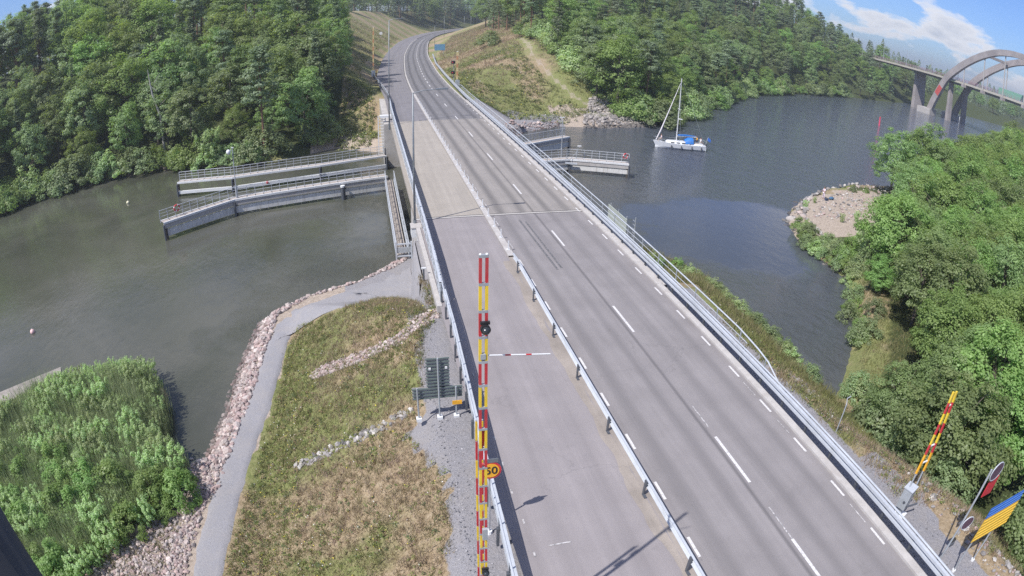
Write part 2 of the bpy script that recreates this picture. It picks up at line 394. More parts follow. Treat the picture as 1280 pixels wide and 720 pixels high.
# ---------------------------------------------------------------- ground sheet
def lines(a): 
    r = []
    for (s, e, st) in a: r += list(np.arange(s, e, st))
    return np.array(r+[a[-1][1]])
GU = lines([(-1500, -420, 90), (-420, -120, 12), (-120, -40, 3), (-40, -16, 1.0), (-16, 32, 0.4), (32, 90, 0.9), (90, 320, 3), (320, 1000, 20), (1000, 2500, 150)])
GV = lines([(-120, -10, 10), (-10, 4, 1.5), (4, 56, 0.4), (56, 84, 2), (84, 135, 0.8), (135, 300, 2.2), (300, 700, 8), (700, 3000, 120)])
UU, VV = np.meshgrid(GU, GV); HH = height(UU, VV)
def grid_mesh(name, mat):
    nu, nv = len(GU), len(GV); V = np.stack([UU.ravel(), VV.ravel(), HH.ravel()], 1)
    i, j = np.meshgrid(np.arange(nu-1), np.arange(nv-1)); a = (j*nu+i).ravel()
    F = np.stack([a, a+1, a+1+nu, a+nu], 1)
    u, v = V[:, 0], V[:, 1]; off = road_uv(u, v); dsh = seg_dist(u, v, WATER); n = vn(u, v, 3, 21); nf = vn(u, v, 0.8, 22)
    wob = (vn(u, v, 1.4, 23)-.5)*0.9
    # regions: r = grey gravel, g = lush green, b = bare rock or sand, a = woodland floor
    R_ = np.zeros(len(u)); G_ = sstep(.42, .62, vn(u, v, 5, 24)); B_ = np.zeros(len(u)); A_ = np.zeros(len(u))
    near = v < 60
    R_ = np.where(near & (u < 9) & (u > 1.3+.7*sstep(12.5, 16, v)+wob*0.5) , 1, R_)
    sg = gpoly([(505, 545), (545, 515), (600, 500), (600, 600), (560, 600)]); R_ = np.where(inside(u+wob*.4, v, sg), 1, R_)
    R_ = np.where(near & (u >= 9) & (u < 18.9+wob*.5+1.2*(v < 14)), 1, R_)
    R_ = np.where(inside(u, v, gpoly([(1120, 600), (1290, 650), (1290, 730), (1100, 730)])) & (u < 20.2+wob), 1, R_)
    R_ = np.where((v > 40) & (v < 56) & (u > -2) & (u < 24), 1, R_)
    R_ = np.where((v > 84) & (v < 118) & (dsh < 9) & (u > 4) & (u < 37) , 0.9, R_); B_ = np.where((v > 84) & (v < 106) & (dsh < 5+wob*3) & (u > -9) & (u < 5), .8, B_); B_ = np.where((v > 110) & (seg_dist(u, v, TRK, False) < .8+wob*.6), .5, B_)
    B_ = np.where((v < 60) & (v > 14) & (u < 3) & (u > -12) & (dsh < 3.4), 1, B_); B_ = np.where(inside(u, v, gpoly([(255, 570), (345, 400), (345, 470), (290, 580), (245, 728), (90, 728), (140, 690), (205, 620)])), 1, B_)
    B_ = np.where(inside(u+wob, v+wob, gpoly([(980, 280), (995, 252), (1030, 242), (1060, 237), (1112, 244), (1118, 275), (1090, 291), (1050, 298), (1010, 306), (992, 300)])), 1, B_)
    B_ = np.where((u > 36) & (u < 58) & (v > 106) & (v < 128) & (dsh < 9+wob*6), 1, B_)
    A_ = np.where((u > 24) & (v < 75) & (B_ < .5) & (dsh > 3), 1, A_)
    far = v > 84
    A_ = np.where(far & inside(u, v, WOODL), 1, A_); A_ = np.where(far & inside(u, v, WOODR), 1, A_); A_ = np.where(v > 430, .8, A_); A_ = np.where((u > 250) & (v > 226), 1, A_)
    far_r = far & (off > 4) & (A_ < .5); G_ = np.where(far_r, sstep(.45, .6, vn(u, v, 12, 31)+0.20*sstep(26, 10, dsh)), G_)
    far_l = far & (off < -9) & (A_ < .5); G_ = np.where(far_l, stripes(u, v), G_)
    col = np.stack([R_, G_, B_, A_], 1)
    return npmesh(name, V, F, mat, {'region': col}, smooth=True)
TRK = [tuple(ground(x, y)[:2]) for x, y in ((652, 48), (665, 70), (690, 98), (722, 125), (752, 142), (775, 152))]
_a, _b, _c = [ground(*q)[:2] for q in ((429, 56), (470, 81), (431, 45))]
_sn = np.array([-(_b-_a)[1], (_b-_a)[0]])/np.hypot(*(_b-_a)); _sp = abs((_c-_a)@_sn)
def stripes(u, v): return .5+.5*np.sin(2*np.pi*((u-_a[0])*_sn[0]+(v-_a[1])*_sn[1])/_sp)
print('STRIPE', _sp, _sn, _a, _b)
WOODL = [(-4.5, 96), (-4.5, 108), (-4, 150), (-9, 190), (-14, 240), (-22, 330), (0, 430), (-400, 430), (-400, 60), (-80, 82), (-30, 100)]
WOODR = [(56, 112.5), (53, 124), (47, 134), (46, 150), (46, 172), (50, 215), (56, 270), (75, 340), (90, 430), (420, 430), (700, 240), (310, 250), (258, 228), (165, 199), (80, 134)]
gm, nt, b = newmat('ground_cover')
at_ = nd(nt, 'ShaderNodeAttribute', attribute_name='region'); sp = nd(nt, 'ShaderNodeSeparateColor'); lk(nt, at_.outputs['Color'], sp.inputs[0])
geo = nd(nt, 'ShaderNodeNewGeometry'); pos = geo.outputs['Position']
nA = noise(nt, pos, 0.9, 8, 0.65); nB = noise(nt, pos, 4.5, 6, 0.7); nC = noise(nt, pos, 22, 3, 0.8); nL = noise(nt, pos, 0.12, 4, 0.5)
dry = ramp(nt, nB, [(0.25, (0.17, 0.125, 0.08)), (0.5, (0.31, 0.24, 0.155)), (0.75, (0.42, 0.345, 0.25))])
green = ramp(nt, nB, [(0.25, (0.10, 0.12, 0.045)), (0.5, (0.19, 0.205, 0.08)), (0.75, (0.28, 0.28, 0.13))])
grav = ramp(nt, nC, [(0.25, (0.13, 0.13, 0.145)), (0.5, (0.25, 0.245, 0.26)), (0.75, (0.40, 0.385, 0.39))])
grav = mix(nt, ramp(nt, nA, [(.45, 0), (.75, .45)]), grav, (0.30, 0.27, 0.24))
sand = ramp(nt, nB, [(0.25, (0.19, 0.155, 0.125)), (0.5, (0.37, 0.31, 0.255)), (0.8, (0.50, 0.43, 0.37))])
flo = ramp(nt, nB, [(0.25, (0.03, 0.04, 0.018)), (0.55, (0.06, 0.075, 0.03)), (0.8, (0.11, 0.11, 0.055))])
gmask = mth(nt, 'ADD', sp.outputs[1], mth(nt, 'MULTIPLY', mth(nt, 'SUBTRACT', nA, 0.5), 1.6), clamp=True)
c = mix(nt, gmask, dry, green)
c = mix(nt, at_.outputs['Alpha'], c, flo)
c = mix(nt, ramp(nt, mth(nt, 'ADD', sp.outputs[2], mth(nt, 'MULTIPLY', mth(nt, 'SUBTRACT', nB, .5), .5)), [(.4, 0), (.6, 1)]), c, sand)
c = mix(nt, ramp(nt, mth(nt, 'ADD', sp.outputs[0], mth(nt, 'MULTIPLY', mth(nt, 'SUBTRACT', nB, .5), .9)), [(.4, 0), (.6, 1)]), c, grav)
lk(nt, c, b.inputs['Base Color']); b.inputs['Roughness'].default_value = 0.95; b.inputs['Specular IOR Level'].default_value = 0.15
bp = nd(nt, 'ShaderNodeBump'); bp.inputs['Strength'].default_value = 0.7; bp.inputs['Distance'].default_value = 0.12
hh = mth(nt, 'ADD', nB, mth(nt, 'MULTIPLY', nC, 0.35)); lk(nt, hh, bp.inputs['Height']); lk(nt, bp.outputs[0], b.inputs['Normal'])
o = link(bpy.data.objects.new('ground', grid_mesh('ground', gm))); tag(o, 'grassy banks, gravel and wooded hills on both sides of the water', kind='structure')

# ---------------------------------------------------------------- water
wm, nt, b = newmat('lake_water'); geo = nd(nt, 'ShaderNodeNewGeometry'); pos = geo.outputs['Position']
mp = nd(nt, 'ShaderNodeMapping'); lk(nt, pos, mp.inputs[0]); mp.inputs['Scale'].default_value = (1.0, 0.55, 1); mp.inputs['Rotation'].default_value = (0, 0, 0.5)
w1 = noise(nt, mp.outputs[0], 1.3, 7, 0.68, 0.4); w2 = noise(nt, mp.outputs[0], 0.35, 3, 0.5, 0.6); w3 = noise(nt, pos, 0.045, 4, 0.55, 1.0)
sx = nd(nt, 'ShaderNodeSeparateXYZ'); lk(nt, pos, sx.inputs[0])
breeze = ramp(nt, mth(nt, 'ADD', w3, mth(nt, 'MULTIPLY', mth(nt, 'SUBTRACT', mth(nt, 'MULTIPLY', sx.outputs[0], 0.012), 0.1), 0.6, clamp=False)), [(.40, .10), (.56, 1.0)])
cal = nd(nt, 'ShaderNodeVectorMath', operation='DISTANCE'); cal.inputs[1].default_value = (38.5, 56.0, WZ); lk(nt, pos, cal.inputs[0])
lull = ramp(nt, mth(nt, 'DIVIDE', mth(nt, 'ADD', cal.outputs['Value'], mth(nt, 'MULTIPLY', mth(nt, 'SUBTRACT', noise(nt, pos, .11, 6, .6), .5), 22.0)), 30.0), [(.38, .10), (.50, 1.0)])
breeze = mth(nt, 'MULTIPLY', breeze, lull)
bp = nd(nt, 'ShaderNodeBump'); bp.inputs['Distance'].default_value = 0.38
lk(nt, mth(nt, 'MULTIPLY', breeze, 0.75), bp.inputs['Strength']); lk(nt, mth(nt, 'ADD', w1, mth(nt, 'MULTIPLY', w2, 1.2)), bp.inputs['Height']); lk(nt, bp.outputs[0], b.inputs['Normal'])
murk = mix(nt, ramp(nt, noise(nt, pos, 0.06, 4, 0.6, .5), [(.35, 0), (.65, 1)]), (0.058, 0.062, 0.046), (0.094, 0.094, 0.079))
murk = mix(nt, ramp(nt, mth(nt, 'MULTIPLY', sx.outputs[0], 0.01), [(0.08, 0), (0.5, 1)]), murk, (0.066, 0.076, 0.097))
lk(nt, murk, b.inputs['Base Color']); b.inputs['Roughness'].default_value = 0.03; b.inputs['IOR'].default_value = 1.40
me = MB().add([(-1500, -120, WZ), (2500, -120, WZ), (2500, 3000, WZ), (-1500, 3000, WZ)], [(0, 1, 2, 3)]).mesh('water', wm)
o = link(bpy.data.objects.new('water', me)); tag(o, 'dark rippled lake water passing under the bridge', kind='structure')

# ---------------------------------------------------------------- road sheets
def asphalt(name, base, tone, tracks=(), seam=None, joints=True, tint=(1, 1, 1)):
    m, nt, b = newmat(name); uv = nd(nt, 'ShaderNodeUVMap'); s = nd(nt, 'ShaderNodeSeparateXYZ'); lk(nt, uv.outputs[0], s.inputs[0])
    geo = nd(nt, 'ShaderNodeNewGeometry'); pos = geo.outputs['Position']
    n1 = noise(nt, pos, 0.45, 6, 0.6); n2 = noise(nt, pos, 30, 3, 0.8); n3 = noise(nt, pos, 3.0, 5, 0.65)
    c = ramp(nt, n1, [(.3, [q*(1-tone) for q in base]), (.7, [q*(1+tone) for q in base])])
    c = mix(nt, 1.0, c, ramp(nt, n2, [(.3, .80), (.7, 1.14)]), 'MULTIPLY')
    mp = nd(nt, 'ShaderNodeMapping'); lk(nt, uv.outputs[0], mp.inputs[0]); mp.inputs['Scale'].default_value = (2.2, 0.05, 1)
    c = mix(nt, 1.0, c, ramp(nt, noise(nt, mp.outputs[0], 1.0, 4, 0.6), [(.3, .9), (.7, 1.07)]), 'MULTIPLY')
    wig = mth(nt, 'MULTIPLY', mth(nt, 'SUBTRACT', noise(nt, pos, 0.15, 2, 0.5), 0.5), 0.25)
    for (o_, wd, dk) in tracks:
        q = mth(nt, 'ABSOLUTE', mth(nt, 'SUBTRACT', mth(nt, 'ADD', s.outputs[0], wig), o_))
        f = mth(nt, 'MULTIPLY', ramp(nt, mth(nt, 'DIVIDE', q, wd), [(0, 1), (1, 0)], 'EASE'), mth(nt, 'ADD', mth(nt, 'MULTIPLY', n1, 0.9), 0.3))
        c = mix(nt, mth(nt, 'MULTIPLY', f, abs(dk)), c, (0.045, 0.045, 0.05) if dk > 0 else (0.40, 0.38, 0.37))
    if seam is not None:
        q = mth(nt, 'ABSOLUTE', mth(nt, 'SUBTRACT', mth(nt, 'ADD', s.outputs[0], mth(nt, 'MULTIPLY', wig, .3)), seam))
        f = ramp(nt, mth(nt, 'ADD', q, mth(nt, 'MULTIPLY', n3, 0.04)), [(0.045, 1), (0.15, 0)])
        c = mix(nt, mth(nt, 'MULTIPLY', f, 0.45), c, (0.04, 0.04, 0.045))
    vc = nd(nt, 'ShaderNodeTexVoronoi', feature='DISTANCE_TO_EDGE'); vc.inputs['Scale'].default_value = 0.16
    wv = nd(nt, 'ShaderNodeVectorMath', operation='ADD'); lk(nt, pos, wv.inputs[0]); nv = nd(nt, 'ShaderNodeVectorMath', operation='SCALE'); nv.inputs['Scale'].default_value = 1.6
    lk(nt, noise(nt, pos, 0.9, 5, .7, 0, 1), nv.inputs[0]); lk(nt, nv.outputs[0], wv.inputs[1]); lk(nt, wv.outputs[0], vc.inputs['Vector'])
    crk = mth(nt, 'MULTIPLY', ramp(nt, vc.outputs['Distance'], [(.002, 1), (.006, 0)]), ramp(nt, noise(nt, pos, 0.2, 2, .5), [(.50, 0), (.60, .22)]))
    c = mix(nt, crk, c, (.06, .06, .06)); c = mix(nt, ramp(nt, noise(nt, pos, .8, 6, .75), [(.60, 0), (.72, .2)]), c, (.10, .098, .10))
    v = nd(nt, 'ShaderNodeTexVoronoi'); v.inputs['Scale'].default_value = 0.9; lk(nt, pos, v.inputs['Vector'])
    spots = ramp(nt, v.outputs['Distance'], [(.02, 1), (.05, 0)]); c = mix(nt, mth(nt, 'MULTIPLY', spots, .3), c, (.08, .08, .08))
    lk(nt, c, b.inputs['Base Color']); b.inputs['Roughness'].default_value = 0.85; b.inputs['Specular IOR Level'].default_value = 0.3
    bp = nd(nt, 'ShaderNodeBump'); bp.inputs['Strength'].default_value = .35; bp.inputs['Distance'].default_value = 0.01; lk(nt, n2, bp.inputs['Height']); lk(nt, bp.outputs[0], b.inputs['Normal'])
    return m
asR = asphalt('dark_asphalt', (0.240, 0.224, 0.226), .10, [(-2.75, .5, .36), (-1.1, .45, .28), (1.0, .45, .28), (2.55, .5, .32)], seam=-0.22)
asL = asphalt('pale_asphalt', (0.268, 0.246, 0.250), .08, [(-7.6, .7, .10), (-5.6, .6, .12)])
asRs = asphalt('bridge_asphalt', (0.27, 0.25, 0.235), .09, [(-2.75, .55, .62), (-1.1, .5, .55), (1.0, .5, .55), (2.55, .55, .52)], seam=-0.22)
asF = asphalt('far_asphalt', (0.18, 0.174, 0.180), .1, [(-2.75, .55, .7), (-1.1, .5, .6), (1.0, .5, .6), (2.55, .55, .65), (4.3, .6, -.5)])
asFL = asphalt('far_left_asphalt', (0.20, 0.19, 0.20), .1, [(-7.6, .7, .2)])
deckc = asphalt('deck_concrete', (0.33, 0.30, 0.265), .06)
stripm = asphalt('dusty_strip', (0.30, 0.265, 0.235), .22)
def sheet(name, s0, s1, o0, o1, z, mat, step=2.0, nlat=1, wob=0.0, **kw):
    ss = np.linspace(s0, s1, max(2, int(abs(s1-s0)/step)+1)); V = []; UV = []
    f0 = o0 if callable(o0) else (lambda s: o0); f1 = o1 if callable(o1) else (lambda s: o1)
    for s in ss:
        for k in range(nlat+1):
            a, b_ = f0(s), f1(s); o = a+(b_-a)*k/nlat
            if wob and k in (0, nlat): o += (float(vn(s, k*7., 1.3, 77))-.5)*wob
            u, v = road_at(s, o); V.append((u, v, z)); UV.append((o, s))
    n = nlat+1; F = [(i*n+k, i*n+k+1, (i+1)*n+k+1, (i+1)*n+k) for i in range(len(ss)-1) for k in range(nlat)]
    me = npmesh(name, V, F, mat, uv=UV); ob = link(bpy.data.objects.new(name, me)); tag(ob, kind='structure', **kw); return ob
RO, LO = 3.62, -9.28       # right kerb and left pavement edge, from the lane line
VM0, VM1 = -4.15, -3.70    # median
def lo_far(s): return LO-1.4*sstep(105, 150, s)
road = sheet('road', -25, 44.8, VM1-.02, RO, 0.0, asR, label='grey two-lane asphalt carriageway nearest the right guardrail')
sheet('side_road', -25, 44.8, LO, VM0, 0.001, asL, label='pale grey asphalt carriageway left of the median rail')
sheet('median_strip', -25, 37.0, VM0-.0, VM1, -0.003, stripm, label='dusty strip under the median guardrail')
sheet('dusty_edge', -25, 36, VM0-.42, VM0+.02, 0.006, stripm, step=.35, wob=.5, label='sandy verge spilling onto the left carriageway')
sheet('far_road', 86.3, 640, VM1, RO, 0.0, asF, label='darker asphalt curving away past the bridge')
sheet('far_side_road', 86.3, 640, lo_far, VM0, 0.001, asFL, label='worn asphalt left of the median beyond the bridge')
# everything painted on the road hangs under the road
def paint(name, s0, s1, o, wd, parent=road, z=0.009, mat=None):
    V = []; n = max(1, int((s1-s0)/4)); 
    for i in range(n+1):
        s = s0+(s1-s0)*i/n
        for q in (-wd/2, wd/2): u, v = road_at(s, o+q); V.append((u, v, z))
    F = [(2*i, 2*i+1, 2*i+3, 2*i+2) for i in range(n)]
    me = npmesh(name, V, F, mat or linepaint); ob = link(bpy.data.objects.new(name, me), parent); return ob
linepaint, nt, b = newmat('road_paint'); geo = nd(nt, 'ShaderNodeNewGeometry'); n = noise(nt, geo.outputs['Position'], 9, 5, .75)
lk(nt, ramp(nt, n, [(.30, (.26, .25, .25)), (.50, (.60, .59, .59))]), b.inputs['Base Color']); b.inputs['Roughness'].default_value = .7
wornpaint, nt, b = newmat('worn_road_paint'); geo = nd(nt, 'ShaderNodeNewGeometry'); n = noise(nt, geo.outputs['Position'], 7, 5, .75)
lk(nt, ramp(nt, n, [(.42, (.20, .195, .20)), (.62, (.55, .53, .53))]), b.inputs['Base Color']); b.inputs['Roughness'].default_value = .8
for i in range(-1, 9):                           # lane line 3 m dashes every 12 m
    s = 16.9+12*i-3.0
    if i >= 0: paint('lane_dash', s, s+3.0, 0.0, 0.13)
paint('lane_dash', 7.4, 10.6, 0.02, 0.13); paint('lane_dash', -2, 1.2, 0.02, 0.13)
paint('faint_lane_dash', 10.6, 12.4, 0.02, 0.06, mat=wornpaint); paint('faint_lane_dash', 17.6, 19.2, 0.02, 0.06, mat=wornpaint)
s = 118.0
while s < 330: paint('lane_dash', s, s+3.0, 0.0, 0.15); s += 6.0
for i in range(-3, 31):
    s = 9.7+3*i
    paint('edge_dash', s-1.0, s, 3.40, 0.11)
    if i in (0, 2, 3): paint('faint_edge_dash', s+.35, s+1.5, 3.36, 0.05, mat=wornpaint)
for i in range(-3, 9): s = 12.1+3*i; paint('edge_dash', s-1.0, s, -3.56, 0.11)
for i in range(12): s = 38+4.5*i; paint('faint_edge_dash', s, s+1.0, -3.50, 0.08, mat=wornpaint)
for i in range(24): s = 95+6*i; paint('far_edge_dash', s, s+1.5, 3.40, 0.12, mat=wornpaint)
# dotted paint remains on the left carriageway
for i in range(14): s = 8+1.55*i; paint('worn_dot', s, s+.22, -8.72+0.03*sin(i*2.1), 0.07, mat=wornpaint, z=.012)
paint('worn_dot', 13.0, 13.06, -7.8, .75, mat=wornpaint, z=.012)
# skid marks: two dark rubber lines
rub, nt, b = newmat('tyre_rubber_mark'); geo = nd(nt, 'ShaderNodeNewGeometry'); n = noise(nt, geo.outputs['Position'], 6, 4, .7)
lk(nt, ramp(nt, n, [(.35, (.07, .07, .075)), (.6, (.17, .165, .17))]), b.inputs['Base Color']); b.inputs['Roughness'].default_value = .8
for a, b_ in (((649, 275), (697, 337)), ((657, 277), (702, 335))):
    p, q = at(*a), at(*b_); d = q-p; d /= np.hypot(d[0], d[1]); nrm = np.array([d[1], -d[0], 0])*.07
    V = [tuple(x+np.array([0, 0, .011])) for x in (p-nrm, p+nrm, q+nrm, q-nrm)]
    link(bpy.data.objects.new('skid_mark', npmesh('skid_mark', V, [(0, 1, 2, 3)], rub)), road)
# ---------------------------------------------------------------- railings and guardrails
def resample(pts, sp):
    P = np.array(pts, float); d = np.hypot(*(np.diff(P[:, :2], axis=0).T)); s = np.concatenate([[0], np.cumsum(d)])
    n = max(1, int(round(s[-1]/sp))); q = np.linspace(0, s[-1], n+1)
    R = np.stack([np.interp(q, s, P[:, k]) for k in range(3)], 1); T = np.gradient(R, axis=0); T /= np.linalg.norm(T, axis=1)[:, None]+1e-9
    return R, T
def copies(name, mesh, locs, parent, rots=None):
    for i, p in enumerate(locs):
        o = bpy.data.objects.new(name, mesh); link(o, parent); pl = parent.location
        pp = parent.parent.location if parent.parent else (0, 0, 0)
        o.location = (p[0]-pl[0]-pp[0], p[1]-pl[1]-pp[1], p[2]-pl[2]-pp[2])
        if rots is not None: o.rotation_euler = (0, 0, rots[i])
def beam_profile(root, name, R, prof, mat):
    """sweep a closed profile [(side, up)] along R; side is to the right of travel"""
    V = []; k = len(prof); T = np.gradient(R, axis=0)
    for p, t in zip(R, T):
        L = hypot(t[0], t[1]); nx, ny = t[1]/L, -t[0]/L
        for s, z in prof: V.append((p[0]+nx*s-root.location[0], p[1]+ny*s-root.location[1], p[2]+z-root.location[2]))
    F = [(i*k+j, i*k+(j+1) % k, (i+1)*k+(j+1) % k, (i+1)*k+j) for i in range(len(R)-1) for j in range(k)]
    o = bpy.data.objects.new(name, npmesh(name, V, F, mat)); link(o, root); return o
def boxprof(s0, s1, z0, z1): return [(s0, z0), (s1, z0), (s1, z1), (s0, z1)]
def pipeprof(s, z, r, n=6): return [(s+r*cos(2*pi*i/n), z+r*sin(2*pi*i/n)) for i in range(n)]
def wprof(s, z, h=0.31, d=0.08, flip=1):
    a = [(s, z), (s+d*flip, z+.04), (s+d*flip, z+.11), (s+.01*flip, z+h/2), (s+d*flip, z+h-.11), (s+d*flip, z+h-.04), (s, z+h)]
    return a+[(q[0]-.012*flip, q[1]) for q in a[::-1]]
# left pipe-and-beam guardrail beside the pale carriageway
LPATH = [(2.85, 0, 0), (2.95, 6, 0), (3.08, 11.5, 0), (3.22, 14, 0), (3.38, 18, 0), (3.56, 22, 0), (3.74, 27, 0), (3.80, 31, 0)]
t = thing('guardrail', (3.4, 15, 0), 'blue-grey steel guardrail with a raised hand pipe along the left edge of the pale carriageway', 'guardrail')
R, T = resample(LPATH, 0.5); beam_profile(t, 'beam', R, boxprof(-.04, .14, .48, .60), railsteel); beam_profile(t, 'beam', R, boxprof(-.04, .14, .66, .79), railsteel)
beam_profile(t, 'hand_pipe', R, pipeprof(-.05, 1.14, .035), railsteel)
Rp, Tp = resample(LPATH, 2.0); pm = MB().box((-.10, 0, .25), (.09, .14, .86)).box((-.03, 0, .6), (.10, .10, .08)).box((-.07, 0, .92), (.03, .05, .46)).mesh('post', darksteel)
copies('post', pm, Rp, t, [atan2(-q[0], q[1]) for q in Tp])
# parapet with bars on the bridge, left side
LP2 = [(3.80, 31, 0), (3.95, 36, 0), (4.02, 42, 0), (4.04, 50, 0), (4.06, 95, 0), (4.2, 104, 0)]
t = thing('bridge_parapet', (4.05, 60, 0), 'blue-grey barred steel parapet along the left edge of the opening bridge', 'parapet')
R, T = resample(LP2, 1.0)
for z in (.12, .48, .84): beam_profile(t, 'rail', R, boxprof(-.16, -.12, z, z+.06), railsteel)
beam_profile(t, 'top_rail', R, boxprof(-.20, -.08, 1.14, 1.22), railsteel); beam_profile(t, 'beam', R, boxprof(-.06, .10, .50, .72), railsteel)
Rp, Tp = resample(LP2, 2.0); pm = MB().box((-.14, 0, .55), (.08, .10, 1.2)).mesh('post', steel); copies('post', pm, Rp, t, [atan2(-q[0], q[1]) for q in Tp])
ib = MB(); Rb, Tb = resample(LP2, 0.42)
for i in range(len(Rb)-1): ib.bar((Rb[i][0]-.14, Rb[i][1], .12), (Rb[i+1][0]-.14, Rb[i+1][1], 1.15), .022)
ib.part('brace_bars', steel, t, kind='stuff')
# flared end of the left rail beyond the bridge
LP3 = [(4.2, 104, 0), (4.1, 112, 0), (3.3, 126, 0), (2.4, 140, 0), (2.3, 147, 0)]
t = thing('guardrail', (3.3, 126, 0), 'flared grey guardrail left of the road just past the bridge', 'guardrail')
R, T = resample(LP3, 2.0); beam_profile(t, 'beam', R, boxprof(-.04, .08, .5, .75), railsteel); beam_profile(t, 'hand_pipe', R, pipeprof(-.05, 1.1, .04), railsteel)
pm = MB().box((-.08, 0, .5), (.1, .12, 1.1)).mesh('post', darksteel); Rp, Tp = resample(LP3, 2.5); copies('post', pm, Rp, t)
# median guardrail
MP = [(8.60, -6, 0), (8.62, 10, 0), (8.64, 20, 0), (8.68, 28, 0), (8.76, 34.6, 0), (8.86, 36.2, -.25)]
t = thing('guardrail', (8.8, 18, 0), 'low galvanised median guardrail between the two carriageways', 'guardrail')
R, T = resample(MP, 0.8); beam_profile(t, 'beam', R, wprof(.04, .36, h=.29), railsteel); beam_profile(t, 'top_edge', R, boxprof(.0, .08, .656, .69), railsteel)
pm = MB().box((-.03, 0, .28), (.05, .12, .8)).box((.0, 0, .52), (.10, .1, .08)).box((-.04, -.12, .02), (.10, .26, .05)).mesh('post', darksteel)
copies('post', pm, [(np.interp(v, [p[1] for p in MP], [p[0] for p in MP]), v, 0) for v in (6.7, 10.7, 14.6, 18.5, 22.5, 26.4, 30.4, 34.3)], t)
# right guardrail: two box beams on posts behind the kerb
RP = [(17.12, -4, 0), (17.02, 6, 0), (16.98, 20, 0), (16.98, 60, 0), (16.98, 104, 0), (17.3, 118, 0), (18.0, 140, 0), (19.3, 170, 0), (22.2, 205, 0)]
t = thing('guardrail', (17.0, 20, 0), 'long double-beam steel guardrail along the right kerb from foreground to far bend', 'guardrail')
R, T = resample(RP, 1.5); beam_profile(t, 'beam', R, boxprof(-.17, -.03, .44, .55), railsteel); beam_profile(t, 'beam', R, boxprof(-.17, -.03, .68, .80), railsteel)
beam_profile(t, 'back_pipe', R, pipeprof(.08, .80, .045), railsteel)
pm = MB().box((.0, 0, .34), (.08, .12, .9)).box((-.06, 0, .5), (.14, .09, .07)).mesh('post', darksteel)
Rp, Tp = resample(RP, 2.0); copies('post', pm, Rp, t, [atan2(-q[0], q[1]) for q in Tp])
# outer handrail on the right side of the bridge
HP = [(17.42, 18.2, .15), (17.42, 20.4, 1.02), (17.45, 23, 1.18), (17.45, 60, 1.2), (17.45, 104, 1.2), (17.8, 116, 1.15), (18.3, 124, .3)]
t = thing('handrail', (17.45, 60, 0), 'slim light steel handrail outside the right guardrail across the water', 'handrail')
R, T = resample(HP, 1.0); beam_profile(t, 'top_rail', R, pipeprof(0, 0, .04), railsteel)
beam_profile(t, 'mid_rail', R[4:-7]*np.array([1, 1, 0])+np.array([0, 0, .82]), pipeprof(0, 0, .018), railsteel)
Rp, Tp = resample(HP[1:-1], 2.5); pm = MB().box((0, 0, -.62), (.045, .06, 1.25)).mesh('post', steel); copies('post', pm, Rp, t)

# ---------------------------------------------------------------- the opening bridge
t = thing('opening_bridge', (10, 65, 0), 'flat road bridge with a pale concrete left deck crossing the channel', 'bridge')
def plate(name, u0, u1, v0, v1, z, mat, parent, th=.35):
    V = [(u0, v0, z), (u1, v0, z), (u1, v1, z), (u0, v1, z), (u0, v0, z-th), (u1, v0, z-th), (u1, v1, z-th), (u0, v1, z-th)]
    V = [(a-parent.location[0], b-parent.location[1], c-parent.location[2]) for a, b, c in V]
    UV = [(a-12.83, b) for a, b in [(u0, v0), (u1, v0), (u1, v1), (u0, v1)]*2]
    F = [(0, 1, 2, 3), (7, 6, 5, 4), (0, 4, 5, 1), (1, 5, 6, 2), (2, 6, 7, 3), (3, 7, 4, 0)]
    o = bpy.data.objects.new(name, npmesh(name, V, F, mat, uv=UV)); return link(o, parent)
plate('left_deck', 3.50, 8.66, 45.15, 86.0, 0.004, deckc, t); plate('right_deck', 9.14, 16.45, 45.15, 86.0, 0.0, asRs, t)
plate('end_strip', 3.50, 16.45, 44.8, 45.12, -.004, concrete, t, .3); plate('end_strip', 3.50, 16.45, 86.03, 86.5, -.004, concrete, t, .3)
plate('deck_edge', 3.86, 4.22, 31.0, 100.0, .03, kerbmat, t, .5)
for (a, b_) in ((31, 45.1), (45.14, 86), (86.04, 104)): plate('edge_girder', 16.9, 17.5, a, b_, -.05, kerbmat, t, .9)
g = MB()
for u in (4.6, 8, 12, 15.8): g.box((u, 65.5, -1.05), (.4, 41, 1.35))
g.part('girder', darksteel, t)
for v_, w_ in ((44.79, .05), (45.14, .03), (86.02, .05)): MB().box((10.0, v_, .006), (13.1, w_, .02)).part('expansion_joint', black, t)
for (c_, s_) in (((10.4, 72.5, -5.0), (9, 4.5, 7.5)), ((10.4, 56, -5.5), (8, 2.5, 6.5))): MB().box(c_, s_).part('pier', concrete, t)
MB().box((10.4, 47.8, -4.2), (13.6, 5.6, 8.0)).part('abutment', concrete, t); MB().box((9.6, 99.3, -4.3), (13.9, 25.6, 8.0)).part('abutment', concrete, t)
wl = MB().add([(3.62, 31, .0), (3.62, 45, .0), (3.62, 45, -5.6), (3.62, 31, -2.4), (3.9, 31, .0), (3.9, 45, .0), (3.9, 45, -5.6), (3.9, 31, -2.4)],
 [(0, 1, 2, 3), (7, 6, 5, 4), (0, 4, 5, 1), (1, 5, 6, 2), (2, 6, 7, 3), (3, 7, 4, 0)]); wl.part('wing_wall', whitepaint, t)
MB().box((3.53, 37, -.16), (.28, 13, .42)).part('wall_coping', kerbmat, t)
wl = MB().add([(16.9, 31, .0), (16.9, 45, .0), (16.9, 45, -5.6), (16.9, 31, -2.4), (17.2, 31, .0), (17.2, 45, .0), (17.2, 45, -5.6), (17.2, 31, -2.4)],
 [(0, 1, 2, 3), (7, 6, 5, 4), (0, 4, 5, 1), (1, 5, 6, 2), (2, 6, 7, 3), (3, 7, 4, 0)]); wl.part('wing_wall', concrete, t)
